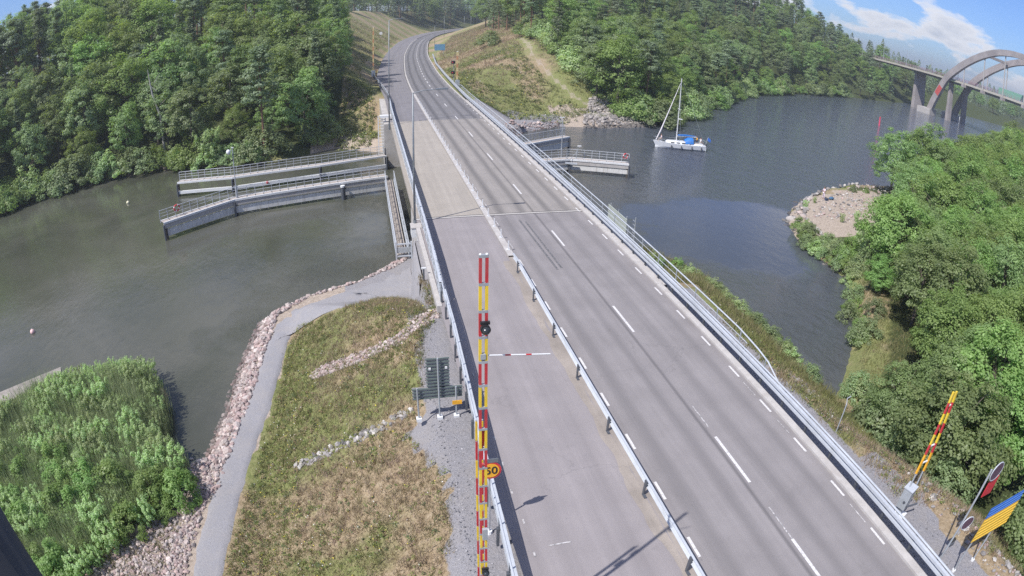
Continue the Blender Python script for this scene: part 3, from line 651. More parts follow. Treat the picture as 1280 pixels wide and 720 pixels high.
# kerbs
def kerb(name, s0, s1, o0, o1, h, label, mat=kerbmat):
    ss = np.linspace(s0, s1, int((s1-s0)/2)+2); V = []
    for s in ss:
        for o_, z in ((o0, -.2), (o0, h), (o1, h), (o1, -.2)): u, v = road_at(s, o_); V.append((u, v, z))
    F = [(4*i+j, 4*i+j+1, 4*i+j+5, 4*i+j+4) for i in range(len(ss)-1) for j in range(3)]
    o = link(bpy.data.objects.new(name, npmesh(name, V, F, mat))); tag(o, label, kind='structure'); return o
kerb('kerb', -24, 31, 3.63, 3.99, .11, 'pale concrete kerb under the right guardrail'); kerb('kerb', 31.02, 104, 3.63, 4.05, .11, 'pale concrete kerb on the right edge of the bridge')
kerb('kerb', 104.02, 300, 3.63, 3.9, .09, 'far right kerb curving away'); mk = kerb('median_kerb', 36.6, 118, -4.13, -3.72, .10, 'raised concrete median kerb across the bridge')
kerb('median_kerb', 118.02, 330, -4.05, -3.75, .08, 'thin median kerb on the far bend')
t = thing('delineator_row', (8.9, 60, 0), 'line of small white marker posts on the median kerb of the bridge', 'marker posts')
pm = MB().box((0, 0, .36), (.07, .05, .52)).box((0, 0, .03), (.2, .16, .05)).mesh('marker_post', whitepaint)
copies('marker_post', pm, [(8.91, 37.6+2.25*i, .10) for i in range(30)], t)
t = thing('chain_line', (8.9, 37, 0), 'short line of small leaning white markers where the median rail ends', 'marker posts') if False else t

# ---------------------------------------------------------------- lamp posts
def lamp(base, H, arm, label, r=.07, lampdir=(1, 0), grp='street lamps'):
    t = thing('street_lamp', base, label, 'street lamp', grp); x, y, z = base
    MB().tube([(x, y, z), (x, y, z+H*.5), (x, y, z+H)], [r*1.25, r, r*.75], 8).part('pole', polesteel, t, True)
    MB().tube([(x, y, z), (x, y, z+.9)], [r*1.9, r*1.8], 8).part('base_sleeve', polesteel, t)
    if arm:
        ax, ay = lampdir; e = (x+ax*arm, y+ay*arm, z+H+.18)
        MB().tube([(x, y, z+H-.05), (x+ax*arm*.4, y+ay*arm*.4, z+H+.12), e], r*.55, 6).part('arm', polesteel, t)
        MB().bar((e[0]-ax*.1, e[1]-ay*.1, e[2]), (e[0]+ax*.75, e[1]+ay*.75, e[2]+.03), .26, .10).part('lamp_head', polesteel, t)
    return t
lamp((3.40, 44.0, -.6), 10.3, 1.7, 'tall dark lamp post rising beside the near end of the bridge deck')
lamp((3.30, 84, -.6), 15.0, 1.3, 'thin dark lamp post at the far end of the bridge, left side')
lamp((27.4, 247, -.3), 9.5, 2.0, 'far lamp post right of the bend, nearest of the distant lamps'); lamp((38.9, 310, -.3), 11.5, -2.4, 'far lamp post on the outside of the distant bend', .09)
lamp((62, 395, 0), 11, 1.8, 'lamp post before the woods above the crest of the right hill', .1); lamp((67, 400, 0), 11, -1.8, 'second lamp post before the woods above the hill crest', .1); lamp((105, 420, 0), 11, 1.8, 'lone lamp post furthest right before the distant woods', .1)
# ---------------------------------------------------------------- boom barriers
def boom(t, x, y, z0, z1, gap, r, seg, axis=(1, 0), first='red', n='boom_bar', cols=None):
    cr_, cy_ = cols or (redpaint, yellow)
    """two parallel bars, banded; the bands are rings of the bar itself"""
    k = int(round((z1-z0)/seg)); ax, ay = axis
    for s in (-1, 1):
        bx, by = x+s*gap/2*ax, y+s*gap/2*ay
        core = MB().bar((bx, by, z0), (bx, by, z1), r*1.5, r*1.5).part(n, steel, t)
        for i in range(k):
            a = z1-(i+1)*seg; b_ = z1-i*seg; a = max(a, z0)
            red = (i % 2 == 0) == (first == 'red')
            o = MB().bar((bx, by, a+.012), (bx, by, b_-.012), r*2, r*2).part('red_band' if red else 'yellow_band', cr_ if red else cy_, core)
    for i in range(k+1):
        z = z1-i*seg+.0; MB().box((x, y, max(z, z0)), (gap*abs(ax)+.05, gap*abs(ay)+.05, .05)).part('bracket', steel, t)
    for s in (-1, 1): MB().ball((x+s*gap/2*ax, y+s*gap/2*ay, z1+.02), r*1.15, 8, 6).part('tip_cap', whitepaint, t, True)
fadeda = plain('faded_orange_band', (.55, .27, .13), .6); fadedb = plain('faded_cream_band', (.66, .52, .26), .6)
z_g = hz(1.76, 9.1)
t = thing('road_barrier', (1.76, 9.1, z_g), 'tall raised barrier with twin red and yellow booms standing left of the foreground road', 'road barrier')
boom(t, 1.765, 9.1, z_g+1.1, 11.80, .105, .023, .486)
# second, shorter pair behind the first, shifted half a band
for s in (-1, 1):
    bx, by = 1.735+s*.055, 9.32; core = MB().bar((bx, by, z_g+1.1), (bx, by, 8.45), .03, .03).part('rear_boom_bar', steel, t)
    for i in range(17):
        b_ = 8.42-i*.486; red = i % 2 == 1
        if b_ < z_g+1.7: break
        MB().bar((bx, by, b_-.46), (bx, by, b_), .038, .038).part('red_band' if red else 'yellow_band', redpaint if red else yellow, core)
MB().box((1.76, 9.16, 8.16), (.07, .05, .42)).part('cover_plate', redpaint, t); MB().box((1.76, 9.2, 7.2), (.075, .05, .5)).part('cover_plate', redfade, t)
MB().box((1.78, 9.02, 5.55), (.11, .07, .34)).part('junction_box', steel, t)
for z in (10.55, 4.22):
    q = MB().disc((1.78, 8.98, z), .085, .07, (0, -1, .15), 20).part('warning_lamp', black, t); MB().ball((1.78, 8.93, z), .07, 12, 8).part('lens', glassy, q, True); MB().box((1.78, 9.02, z+.1), (.16, .05, .05)).part('hood', black, q)
rod = MB().tube([(1.80, 9.1, 9.98), (2.95, 9.1, 9.88)], .013, 8).part('side_rod', whitepaint, t)
for a in (.30, .62):
    x0 = 1.80+1.15*a; MB().tube([(x0, 9.1, 9.98-.1*a), (x0+.10, 9.1, 9.98-.1*a-.009)], .0145, 8).part('red_ring', redpaint, rod)
MB().box((1.76, 9.1, 9.97), (.09, .07, .10)).part('clamp', steel, t)
MB().box((1.78, 9.3, z_g+.75), (.5, .7, 1.5)).part('drive_cabinet', steel, t); MB().box((1.78, 9.3, z_g+.05), (.8, 1.0, .2)).part('footing', kerbmat, t)
# barrier on the right
g0 = hz(18.6, 9.9)
t = thing('road_barrier', (18.5, 9.85, g0), 'short raised twin-boom barrier on a grey cabinet beside the right guardrail', 'road barrier')
MB().box((18.35, 10.0, g0+1.0), (.50, .42, .95), rz=.3).part('drive_cabinet', steel, t); MB().box((18.35, 10.0, g0+1.5), (.56, .48, .05), rz=.3).part('cabinet_lid', railsteel, t)
MB().tube([(18.35, 10.0, g0), (18.35, 10.0, g0+.6)], .13, 10).part('pedestal', steel, t); MB().box((18.4, 9.95, g0+.04), (.6, .5, .14), rz=.3).part('footing', whitepaint, t)
MB().tube([(18.1, 9.85, g0+.9), (18.75, 10.15, g0+.9)], .06, 8).part('pivot_shaft', darksteel, t)
for s, ub, vb in ((-1, 18.25, 10.05), (1, 18.72, 10.02)):
    core = MB().tube([(ub, vb, g0+.8), (ub+(18.42-ub)*.1, vb, g0+2.2)], .035, 8).part('boom_arm', steel, t)
    for i in range(8):
        za = g0+2.2+.46*i; f = (i)/8; f2 = (i+1)/8; x0 = ub*(1-f*.62)+18.5*f*.62; x1 = ub*(1-f2*.62)+18.5*f2*.62
        red = i in (2, 4, 6) ; col_ = orange if i < 2 else (redpaint if red else yellow)
        L = .46 if i != 4 else .30
        MB().bar((x0, vb, za), (x1, vb, za+.45), .085, .075).part('red_band' if red else 'yellow_band', col_, core)
for z in (2.7, 3.5, 5.3): MB().box((18.5, 10.04, g0+z), (.42*(1-z/9)+.04, .05, .05)).part('bracket', whitepaint, t)
MB().tube([(18.72, 10.02, g0+.9), (19.15, 10.2, g0+.35)], .05, 6).part('counterweight_arm', steel, t); MB().tube([(18.2, 9.7, g0+.75), (18.85, 9.62, g0+.75)], .045, 6).part('buffer', darksteel, t)
# far left barrier, 12 m boom seen end on
t = thing('road_barrier', (2.2, 149.5, -.3), 'distant upright banded barrier boom left of the road past the bridge', 'road barrier')
MB().box((2.2, 149.5, .6), (.9, .8, 1.4)).part('drive_cabinet', whitepaint, t); boom(t, 2.2, 149.3, 1.2, 11.9, .16, .075, .95, first='yellow', cols=(fadeda, fadedb))
MB().tube([(2.9, 149.5, -.3), (2.9, 149.5, 1.6)], .08, 6).part('guard_post', redpaint, t)
# far right barrier with signals
t = thing('road_barrier', (18.3, 124, -.3), 'distant banded barrier boom right of the road past the bridge', 'road barrier')
MB().box((18.3, 124, .5), (.8, .7, 1.3)).part('drive_cabinet', steel, t); boom(t, 18.25, 124, 1.1, 6.9, .18, .075, .8, first='yellow', cols=(fadeda, fadedb))
t = thing('signal_mast', (17.6, 124.3, -.2), 'slim post with two black signal heads beside the far right barrier', 'traffic signal')
MB().tube([(17.6, 124.3, -.3), (17.6, 124.3, 5.4)], .06, 8).part('pole', steel, t)
for z in (2.7, 4.8):
    q = MB().box((17.45, 124.1, z), (.75, .3, .62)).part('signal_head', black, t); MB().disc((17.3, 123.93, z), .13, .05, (0, -1, 0), 14).part('lens', redpaint, q); MB().disc((17.62, 123.93, z), .13, .05, (0, -1, 0), 14).part('lens', glassy, q)

# ---------------------------------------------------------------- signs
def plate4(P, th, nrm=None):
    P = [Vector(p) for p in P]; n = (P[1]-P[0]).cross(P[3]-P[0]).normalized()*th/2
    vs = [p-n for p in P]+[p+n for p in P]
    return MB().add(vs, [(3, 2, 1, 0), (4, 5, 6, 7), (0, 1, 5, 4), (1, 2, 6, 5), (2, 3, 7, 6), (3, 0, 4, 7)])
def text(s, loc, size, rot, mat, parent, name='lettering', ext=.003):
    cu = bpy.data.curves.new(name, 'FONT'); cu.body = s; cu.size = size; cu.align_x = 'CENTER'; cu.align_y = 'CENTER'; cu.extrude = ext; cu.offset = size*.012
    tmp = bpy.data.objects.new(name, cu); C.objects.link(tmp); bpy.context.view_layer.update()
    me = bpy.data.meshes.new_from_object(tmp.evaluated_get(bpy.context.evaluated_depsgraph_get())); me.materials.clear(); me.materials.append(mat)
    bpy.data.objects.remove(tmp); bpy.data.curves.remove(cu)
    o = bpy.data.objects.new(name, me); link(o, parent); pl = Vector(parent.location)+(Vector(parent.parent.location) if parent.parent else Vector())
    o.location = Vector(loc)-pl; o.rotation_euler = rot; return o
# speed sign on the left shoulder
zb = hz(2.99, 14.4)
t = thing('speed_sign', (2.99, 14.4, zb), 'round yellow speed sign with a red rim reading 50 behind the tall barrier', 'road sign')
MB().tube([(2.99, 14.4, zb), (2.99, 14.4, 2.95)], .030, 8).part('pole', steel, t); MB().tube([(2.99, 14.4, zb-.1), (2.99, 14.4, zb+.12)], [.13, .10], 10).part('footing', whitepaint, t)
q = MB().disc((3.02, 14.35, 2.54), .33, .02, (0, -1, .05), 32).part('sign_disc', redpaint, t); MB().disc((3.02, 14.335, 2.541), .265, .012, (0, -1, .05), 32).part('yellow_field', orange, q)
text('50', (3.03, 14.32, 2.54), .40, (radians(87), 0, 0), black, q)
q = MB().box((3.02, 14.36, 2.93), (.46, .02, .16)).part('top_plate', polesteel, t)
# big sign left, seen from behind
zb = hz(2.2, 21.1)
t = thing('direction_sign', (2.25, 21.3, zb), 'back of a large stepped sign with dark ribs on three posts beside the gravel shoulder', 'road sign')
posts = [(1.42, 1.15), (2.30, 2.50), (3.00, 1.08)]
for x, h_ in posts:
    MB().tube([(x, 21.25, zb), (x, 21.25, h_)], .036, 8).part('post', steel, t); MB().box((x, 21.25, zb+.04), (.22, .22, .16)).part('footing', whitepaint, t)
P1 = plate4([(1.82, 21.42, 1.08), (2.76, 21.42, 1.0), (2.76, 21.42, 2.40), (1.86, 21.42, 2.47)], .02).part('upper_panel', lime, t)
P2 = plate4([(1.23, 21.42, .50), (3.27, 21.42, .47), (3.27, 21.42, 1.04), (1.23, 21.42, 1.08)], .02).part('lower_panel', lime, t)
for i in range(9): MB().box((2.30, 21.36, 1.17+.155*i), (.96, .05, .055)).part('rib', signgreen, P1)
for i in range(4): MB().box((2.25, 21.36, .55+.155*i), (2.06, .05, .055)).part('rib', signgreen, P2)
for x in (1.98, 2.64): MB().box((x, 21.33, 1.98), (.09, .05, .09)).part('clamp', whitepaint, P1)
MB().box((3.03, 21.2, .32), (.40, .02, .19)).part('orange_plate', orange, t)
# round signs on a tall pole, right
zb = hz(17.95, 6.72)
t = thing('sign_pole', (17.84, 6.74, zb), 'grey pole with two round signs and a red panel beside the right guardrail', 'road sign')
MB().tube([(17.84, 6.74, zb), (17.84, 6.74, 4.5)], .04, 10).part('pole', steel, t); MB().tube([(17.84, 6.74, zb-.05), (17.84, 6.74, zb+.1)], .08, 10).part('footing', whitepaint, t)
def ringsign(c, R_, face, rim, nrm):
    nrm = Vector(nrm).normalized(); q = MB().disc(c, R_, .02, nrm, 30).part('sign_disc', face, t)
    U = Vector((-nrm.y, nrm.x, 0)); MB().torus(c, R_, .022, U, (0, 0, 1), 30, 6).part('rim', rim, q); return q
purple = plain('faded_purple_grey', (0.10, 0.06, 0.09), .5)
ringsign((18.28, 6.66, 4.32), .38, purple, railsteel, (-.05, -1, 0)); ringsign((18.22, 6.66, 1.95), .30, purple, railsteel, (-.2, -1, 0))
MB().box((18.52, 6.70, 3.55), (.62, .03, .80), rz=-.05).part('red_panel', redpaint, t); MB().box((17.98, 6.68, .95), (.26, .04, .16)).part('small_plate', darksteel, t)
# yellow and blue board
t = thing('information_board', (19.4, 6.1, 0), 'yellow board with a blue top strip on two posts at the lower right', 'road sign')
gb = hz(18.72, 6.17); dx_, dy_ = 1.34, -.08; L_ = hypot(dx_, dy_); ux, uy = dx_/L_, dy_/L_
def bp_(s, z): return (18.70+ux*s, 6.10+uy*s, z)
for s, hh_ in ((.02, 2.6), (1.36, 2.3)):
    x, y, _ = bp_(s, 0); MB().tube([(x, y+.07, hz(x, y)), (x, y+.07, hh_)], .034, 8).part('post', steel, t); MB().tube([(x, y+.07, hz(x, y)-.05), (x, y+.07, hz(x, y)+.1)], .09, 10).part('footing', whitepaint, t)
yb = plate4([bp_(-.25, 1.28), bp_(2.3, 1.28), bp_(2.3, 2.46), bp_(-.25, 2.46)], .02).part('yellow_panel', plain('sign_yellow', (.66, .42, .05), .6), t)
bb = plate4([bp_(-.25, 2.47), bp_(2.3, 2.47), bp_(2.3, 2.98), bp_(-.25, 2.98)], .02).part('blue_panel', blue, t)
for i in range(6):
    x, y, z = bp_(1.02, 1.38+.19*i); MB().box((x, y-.02, z), (2.48, .02, .035), rz=atan2(uy, ux)).part('panel_rib', plain('sign_rib_yellow_%d' % i, (.74, .50, .08), .6), yb)
for i in range(3):
    x, y, z = bp_(1.02, 2.57+.15*i); MB().box((x, y-.02, z), (2.48, .02, .035), rz=atan2(uy, ux)).part('panel_rib', plain('light_blue_%d' % i, (.09, .22, .52)), bb)
# short leaning pole behind the guardrail
p = ground(1045, 540); t = thing('marker_pole', tuple(p), 'short thin metal pole with a bent top beside the right shoulder', 'pole')
MB().tube([tuple(p), (p[0]+.05, p[1], p[2]+1.5), (p[0]+.1, p[1]+.12, p[2]+1.75), (p[0]+.35, p[1]+.15, p[2]+1.78)], .028, 8).part('pole', steel, t)
# slatted board by the water, right of the bridge
t = thing('channel_sign', (22, 50.4, -5), 'pale slatted board on posts by the water right of the bridge, for boats', 'water sign')
for v_ in (48.4, 50.3, 52.2): MB().tube([(22, v_, hz(22, v_)), (22, v_, -1.9)], .05, 8).part('post', steel, t)
pb = plain('sign_back_pale', (.42, .46, .42), .6)
for i in range(12): MB().box((21.93, 50.4, -4.25+.19*i), (.05, 4.4, .125)).part('slat', pb, t)
t = thing('ladder_frame', (22, 46.6, -5), 'thin post with rungs beside the slatted board', 'frame')
MB().tube([(22, 46.55, hz(22, 46.6)), (22, 46.55, -1.35)], .05, 8).part('post', steel, t)
for i in range(7): MB().box((22, 46.8, -3.9+.36*i), (.04, .55, .04)).part('rung', steel, t)
# far signs
t = thing('direction_sign', (24.2, 205, -.2), 'small blue direction sign at the foot of the far right hill', 'road sign')
MB().tube([(23.2, 205, hz(23.2, 205)), (23.2, 205, 3.9)], .07, 6).part('post', steel, t); MB().tube([(25.6, 205, hz(25.6, 205)), (25.6, 205, 3.9)], .07, 6).part('post', steel, t); MB().box((24.4, 204.9, 2.9), (3.4, .05, 2.1)).part('panel', plain('washed_blue', (.13, .28, .45), .6), t)
t = thing('speed_sign', (7, 300, 0), 'tiny white sign on a post left of the far bend', 'road sign'); MB().tube([(8.0, 300, -.5), (8.0, 300, 5.4)], .1, 6).part('post', steel, t); MB().disc((8, 299.8, 5.0), .75, .05, (0, -1, 0), 18).part('sign_disc', whitepaint, t)
# grey box and red ladder beside the near bridge end
t = thing('control_cabinet', (3.42, 43.4, -.5), 'white cabinet at the foot of the near bridge lamp post', 'cabinet')
MB().box((3.42, 43.5, -.35), (.72, 1.0, .7)).part('housing', whitepaint, t); MB().box((3.42, 43.5, .03), (.80, 1.08, .06)).part('lid', kerbmat, t)
t = thing('warning_panel', (3.45, 40, -3), 'narrow faded red upright panel on the bridge wall above the gravel', 'panel')
MB().box((3.50, 41.2, -2.6), (.10, .55, 3.4)).part('red_board', redfade, t); MB().box((3.44, 40.9, -2.6), (.05, .06, 3.5)).part('guide_bar', steel, t)
p = ground(530, 352); t = thing('bollard', tuple(p), 'small dark bollard with a white cap at the edge of the bank grass', 'bollard')
MB().tube([tuple(p), (p[0], p[1], p[2]+.8)], .05, 8).part('stake', darksteel, t); MB().box((p[0], p[1], p[2]+.84), (.3, .1, .08)).part('cap', whitepaint, t)
# ---------------------------------------------------------------- guide piers in the channel
fender_m, nt, b = newmat('weathered_fender'); geo = nd(nt, 'ShaderNodeNewGeometry'); pos = geo.outputs['Position']; sx = nd(nt, 'ShaderNodeSeparateXYZ'); lk(nt, pos, sx.inputs[0])
n = noise(nt, pos, 1.1, 6, .7); c = ramp(nt, n, [(.3, (.56, .56, .54)), (.7, (.70, .69, .67))])
mp = nd(nt, 'ShaderNodeMapping'); lk(nt, pos, mp.inputs[0]); mp.inputs['Scale'].default_value = (3, 3, .25); c = mix(nt, ramp(nt, noise(nt, mp.outputs[0], 1.5, 4, .7), [(.5, 0), (.7, .5)]), c, (.24, .19, .15))
c = mix(nt, ramp(nt, mth(nt, 'ADD', mth(nt, 'ADD', sx.outputs[2], 6.5), mth(nt, 'MULTIPLY', n, .5)), [(.40, .85), (.56, 0)]), c, (.10, .105, .075)); lk(nt, c, b.inputs['Base Color']); b.inputs['Roughness'].default_value = .75
def pier(pts, label, wd=1.25, side=1, zt=-4.5, zb=-6.3, face=True, lowbeam=False, rail_side=1, group='guide piers'):
    """pts follow the edge that faces the camera; the deck lies behind it"""
    P = [np.array(p, float) for p in pts]; t = thing('guide_pier', (P[0][0], P[0][1], zt), label, 'pier', group)
    R = np.array([(p[0], p[1], zt) for p in P]); Rf, Tf = resample([tuple(r) for r in R], 1.0)
    beam_profile(t, 'edge_beam', R, boxprof(-.18, 0, -.22, .02), whitepaint)
    ob = beam_profile(t, 'edge_beam', R, boxprof(-wd, -wd+.18, -.22, .02), whitepaint)
    # deck planks laid across
    pm = MB().box((0, 0, 0), (.90, wd-.40, .05)).mesh('deck_plank', wood)
    locs = []; rots = []
    for r, q in zip(Rf[:-1], Tf[:-1]):
        a = atan2(q[1], q[0]); m_ = (r+np.array([q[0]*.5, q[1]*.5, 0])); locs.append((m_[0]-q[1]*wd/2, m_[1]+q[0]*wd/2, zt-.03)); rots.append(a)
    copies('deck_plank', pm, locs, t, rots)
    if face:
        beam_profile(t, 'upper_fender', R, boxprof(-.24, -.06, -.72, -.26), kerbmat); beam_profile(t, 'fender_face', R, boxprof(-.30, -.16, zb-zt+.12, -.88), fender_m)
    if lowbeam: beam_profile(t, 'fender_beam', R, boxprof(-.25, .02, -1.65, -1.25), whitepaint)
    # railing along the far edge of the deck
    o_ = -(wd-.12) if rail_side else -.1
    for z in (.45, .80): beam_profile(t, 'mid_rail', R, pipeprof(o_, z, .022), railsteel)
    beam_profile(t, 'hand_rail', R, pipeprof(o_, 1.15, .032), railsteel)
    Rp, Tp = resample([tuple(r) for r in R], 1.0); pm = MB().box((0, 0, .57), (.05, .05, 1.14)).mesh('rail_post', railsteel)
    copies('rail_post', pm, [(r[0]+q[1]*o_, r[1]-q[0]*o_, zt) for r, q in zip(Rp, Tp)], t, [atan2(q[1], q[0]) for q in Tp])
    for i, p in enumerate(P):
        MB().tube([(p[0], p[1]+.4, -9), (p[0], p[1]+.4, zt-.25)], .22, 10).part('pile', darkwood, t); MB().tube([(p[0]-.02, p[1]-.12, -9), (p[0]-.02, p[1]-.12, zt-.3)], .12, 8).part('pile', darksteel, t)
    return t
pier([(-23.2, 63.9), (-15.75, 69.9), (-2.7, 73.1), (2.6, 74.4)], 'nearer white-edged guide pier left of the bridge, bent in the middle')
pier([(-26.6, 81.3), (-18.2, 80.5), (-6.2, 82.4), (2.9, 85.3)], 'further guide pier left of the bridge with an open gap and white lower beam', face=False, lowbeam=True)
pier([(17.9, 76.9), (21.8, 78.2), (26.9, 79.2), (34.3, 76.2)], 'nearer guide pier right of the bridge ending in a red lifebuoy', zb=-6.1)
pier([(17.9, 86.3), (22.9, 88.4), (25.5, 90.0), (31.7, 93.8)], 'further short guide pier right of the bridge near the gravel shore')
def lifebuoy(c, nrm, label):
    t = thing('lifebuoy', c, label, 'lifebuoy', 'lifebuoys on the pier ends'); U = Vector((nrm[1], -nrm[0], 0))
    n, k = 24, 8; o = MB().torus(c, .34, .085, U, (0, 0, 1), n, k).part('ring', redpaint, t, True)
    for a in (.4, 2.0, 3.5, 5.1):
        d = U*cos(a)+Vector((0, 0, 1))*sin(a); cc = Vector(c)+d*.34; tt = (-U*sin(a)+Vector((0, 0, 1))*cos(a))*.07
        MB().tube([cc-tt, cc+tt], .094, 8).part('white_band', whitepaint, o)
lifebuoy((-22.0, 65.9, -3.55), (.6, -.8), 'red and white lifebuoy on the end railing of the nearer left pier'); lifebuoy((34.0, 76.9, -3.55), (.2, -1), 'red and white lifebuoy on the end railing of the right pier')
# pier lamps
def pierlamp(b_, H, label, globe=True):
    t = thing('pier_lamp', b_, label, 'lamp post', 'lamp posts on the piers'); x, y, z = b_
    MB().tube([(x, y, z), (x, y, z+H)], [.075, .05], 8).part('pole', steel, t); MB().tube([(x, y, z), (x, y, z+1.3)], .12, 8).part('base_sleeve', steel, t)
    if globe: MB().tube([(x, y, z+H-.3), (x-.35, y-.1, z+H-.3)], .03, 6).part('arm', steel, t); MB().ball((x-.5, y-.15, z+H-.45), .28, 14, 10, (1, 1, 1.1)).part('globe', whitepaint, t, True); MB().box((x, y, z+H), (.3, .12, .08)).part('cap', whitepaint, t)
    else: MB().box((x-.1, y, z+H), (.6, .18, .1)).part('lamp_head', whitepaint, t)
pierlamp((-15.6, 70.6, -4.5), 6.0, 'lamp post with a white globe rising at the bend of the left pier')
pierlamp((26.0, 80.2, -4.5), 5.6, 'thin white lamp post on the nearer right pier', False)
t = thing('channel_signal', (27.6, 79.2, -4.5), 'small leaning signal frame at the bend of the right pier', 'signal frame')
MB().bar((27.6, 79.0, -4.9), (28.0, 79.1, -2.7), .07).part('mast', steel, t); MB().bar((26.7, 78.9, -4.6), (27.9, 79.1, -3.4), .05).part('brace', steel, t)
MB().box((28.1, 79.0, -2.65), (.5, .2, .16)).part('lamp', whitepaint, t); MB().box((27.0, 78.8, -5.0), (1.6, .25, .2), rz=-.4).part('bracket_beam', railsteel, t)
t = thing('dolphin_post', (-2.9, 72.7, -6.5), 'stubby grey mooring post in front of the nearer left pier', 'mooring post'); MB().tube([(-2.9, 72.6, -9), (-2.9, 72.6, -4.9)], .22, 10).part('pile', darksteel, t); MB().tube([(-2.9, 72.6, -4.95), (-2.9, 72.6, -4.75)], .28, 10).part('cap', whitepaint, t)
t = thing('marker_buoy', (-14.3, 80.6, -5.6), 'tiny red fender float on the lower beam of the far left pier', 'float'); MB().ball((-13.4, 81.0, -5.8), .2, 10, 6).part('float', redpaint, t)
t = thing('bridge_fender', (24.0, 84, -5), 'brown timber post block beside the right guardrail at the far pier', 'fender post')
for dx in (0, .65): MB().box((21.3+dx, 90.5, -4.2), (.5, .5, 3.6)).part('timber_post', plain('rusty_timber_%d' % int(dx*10), (.16, .13, .13), .8), t)
MB().bar((21.3, 89.9, -3.4), (22.6, 88.6, -4.6), .16).part('white_brace', whitepaint, t)

# gallery walkway beside the left deck edge
t = thing('service_walkway', (3.4, 62, -5), 'narrow planked service walkway with lattice rails under the left bridge edge', 'walkway')
for k in range(3):
    for j in range(12): MB().box((2.42+.28*k, 51.2+2.02*j, -4.98), (.25, 1.97, .05)).part('plank', wood, t)
for u in (2.24, 3.32):
    MB().box((u, 62.3, -5.08), (.12, 24.4, .22)).part('edge_beam', railsteel, t)
    for z in (.35, .7): MB().box((u, 62.3, -5+z), (.03, 24.4, .03)).part('mid_rail', railsteel, t)
    MB().box((u, 62.3, -3.9), (.07, 24.4, .06)).part('hand_rail', railsteel, t)
    pm = MB().box((u, 0, -4.45), (.05, .05, 1.1)).mesh('rail_post', railsteel)
    for j in range(14):
        o = bpy.data.objects.new('rail_post', pm); link(o, t); o.location = (-t.location[0], 50.3+1.86*j-t.location[1], -t.location[2])
g = MB()
for j in range(26): g.bar((2.24, 50.3+.93*j, -5 if j % 2 else -3.92), (2.24, 51.2+.93*j, -3.92 if j % 2 else -5), .03)
g.part('lattice', steel, t, kind='stuff')
for z in (-5.0, -3.9): MB().box((2.85, 50.1, z), (1.4, .1, .1)).part('gate_rail', railsteel, t)
for u in (2.2, 3.5): MB().box((u, 50.1, -5.2), (.12, .12, 3.0)).part('gate_post', railsteel, t)
MB().box((2.85, 50.12, -4.45), (1.3, .04, .5)).part('gate_panel', steel, t)
for j in range(5): MB().tube([(2.9, 52+5.2*j, -9), (2.9, 52+5.2*j, -5.1)], .14, 8).part('pile', darksteel, t)
# far lattice tower at the far pier root
t = thing('access_ladder', (2.6, 88.5, -4.5), 'white lattice access ladder at the far end of the bridge, above the pier', 'ladder')
for u in (1.9, 2.9): MB().bar((u, 88.5, -5), (u, 88.5, .6), .12).part('rail', whitepaint, t)
for j in range(12): MB().bar((1.9, 88.5, -4.8+.44*j), (2.9, 88.5, -4.8+.44*j), .07).part('rung', whitepaint, t)
MB().box((2.9, 88.2, .55), (1.6, .8, .3)).part('platform', whitepaint, t)

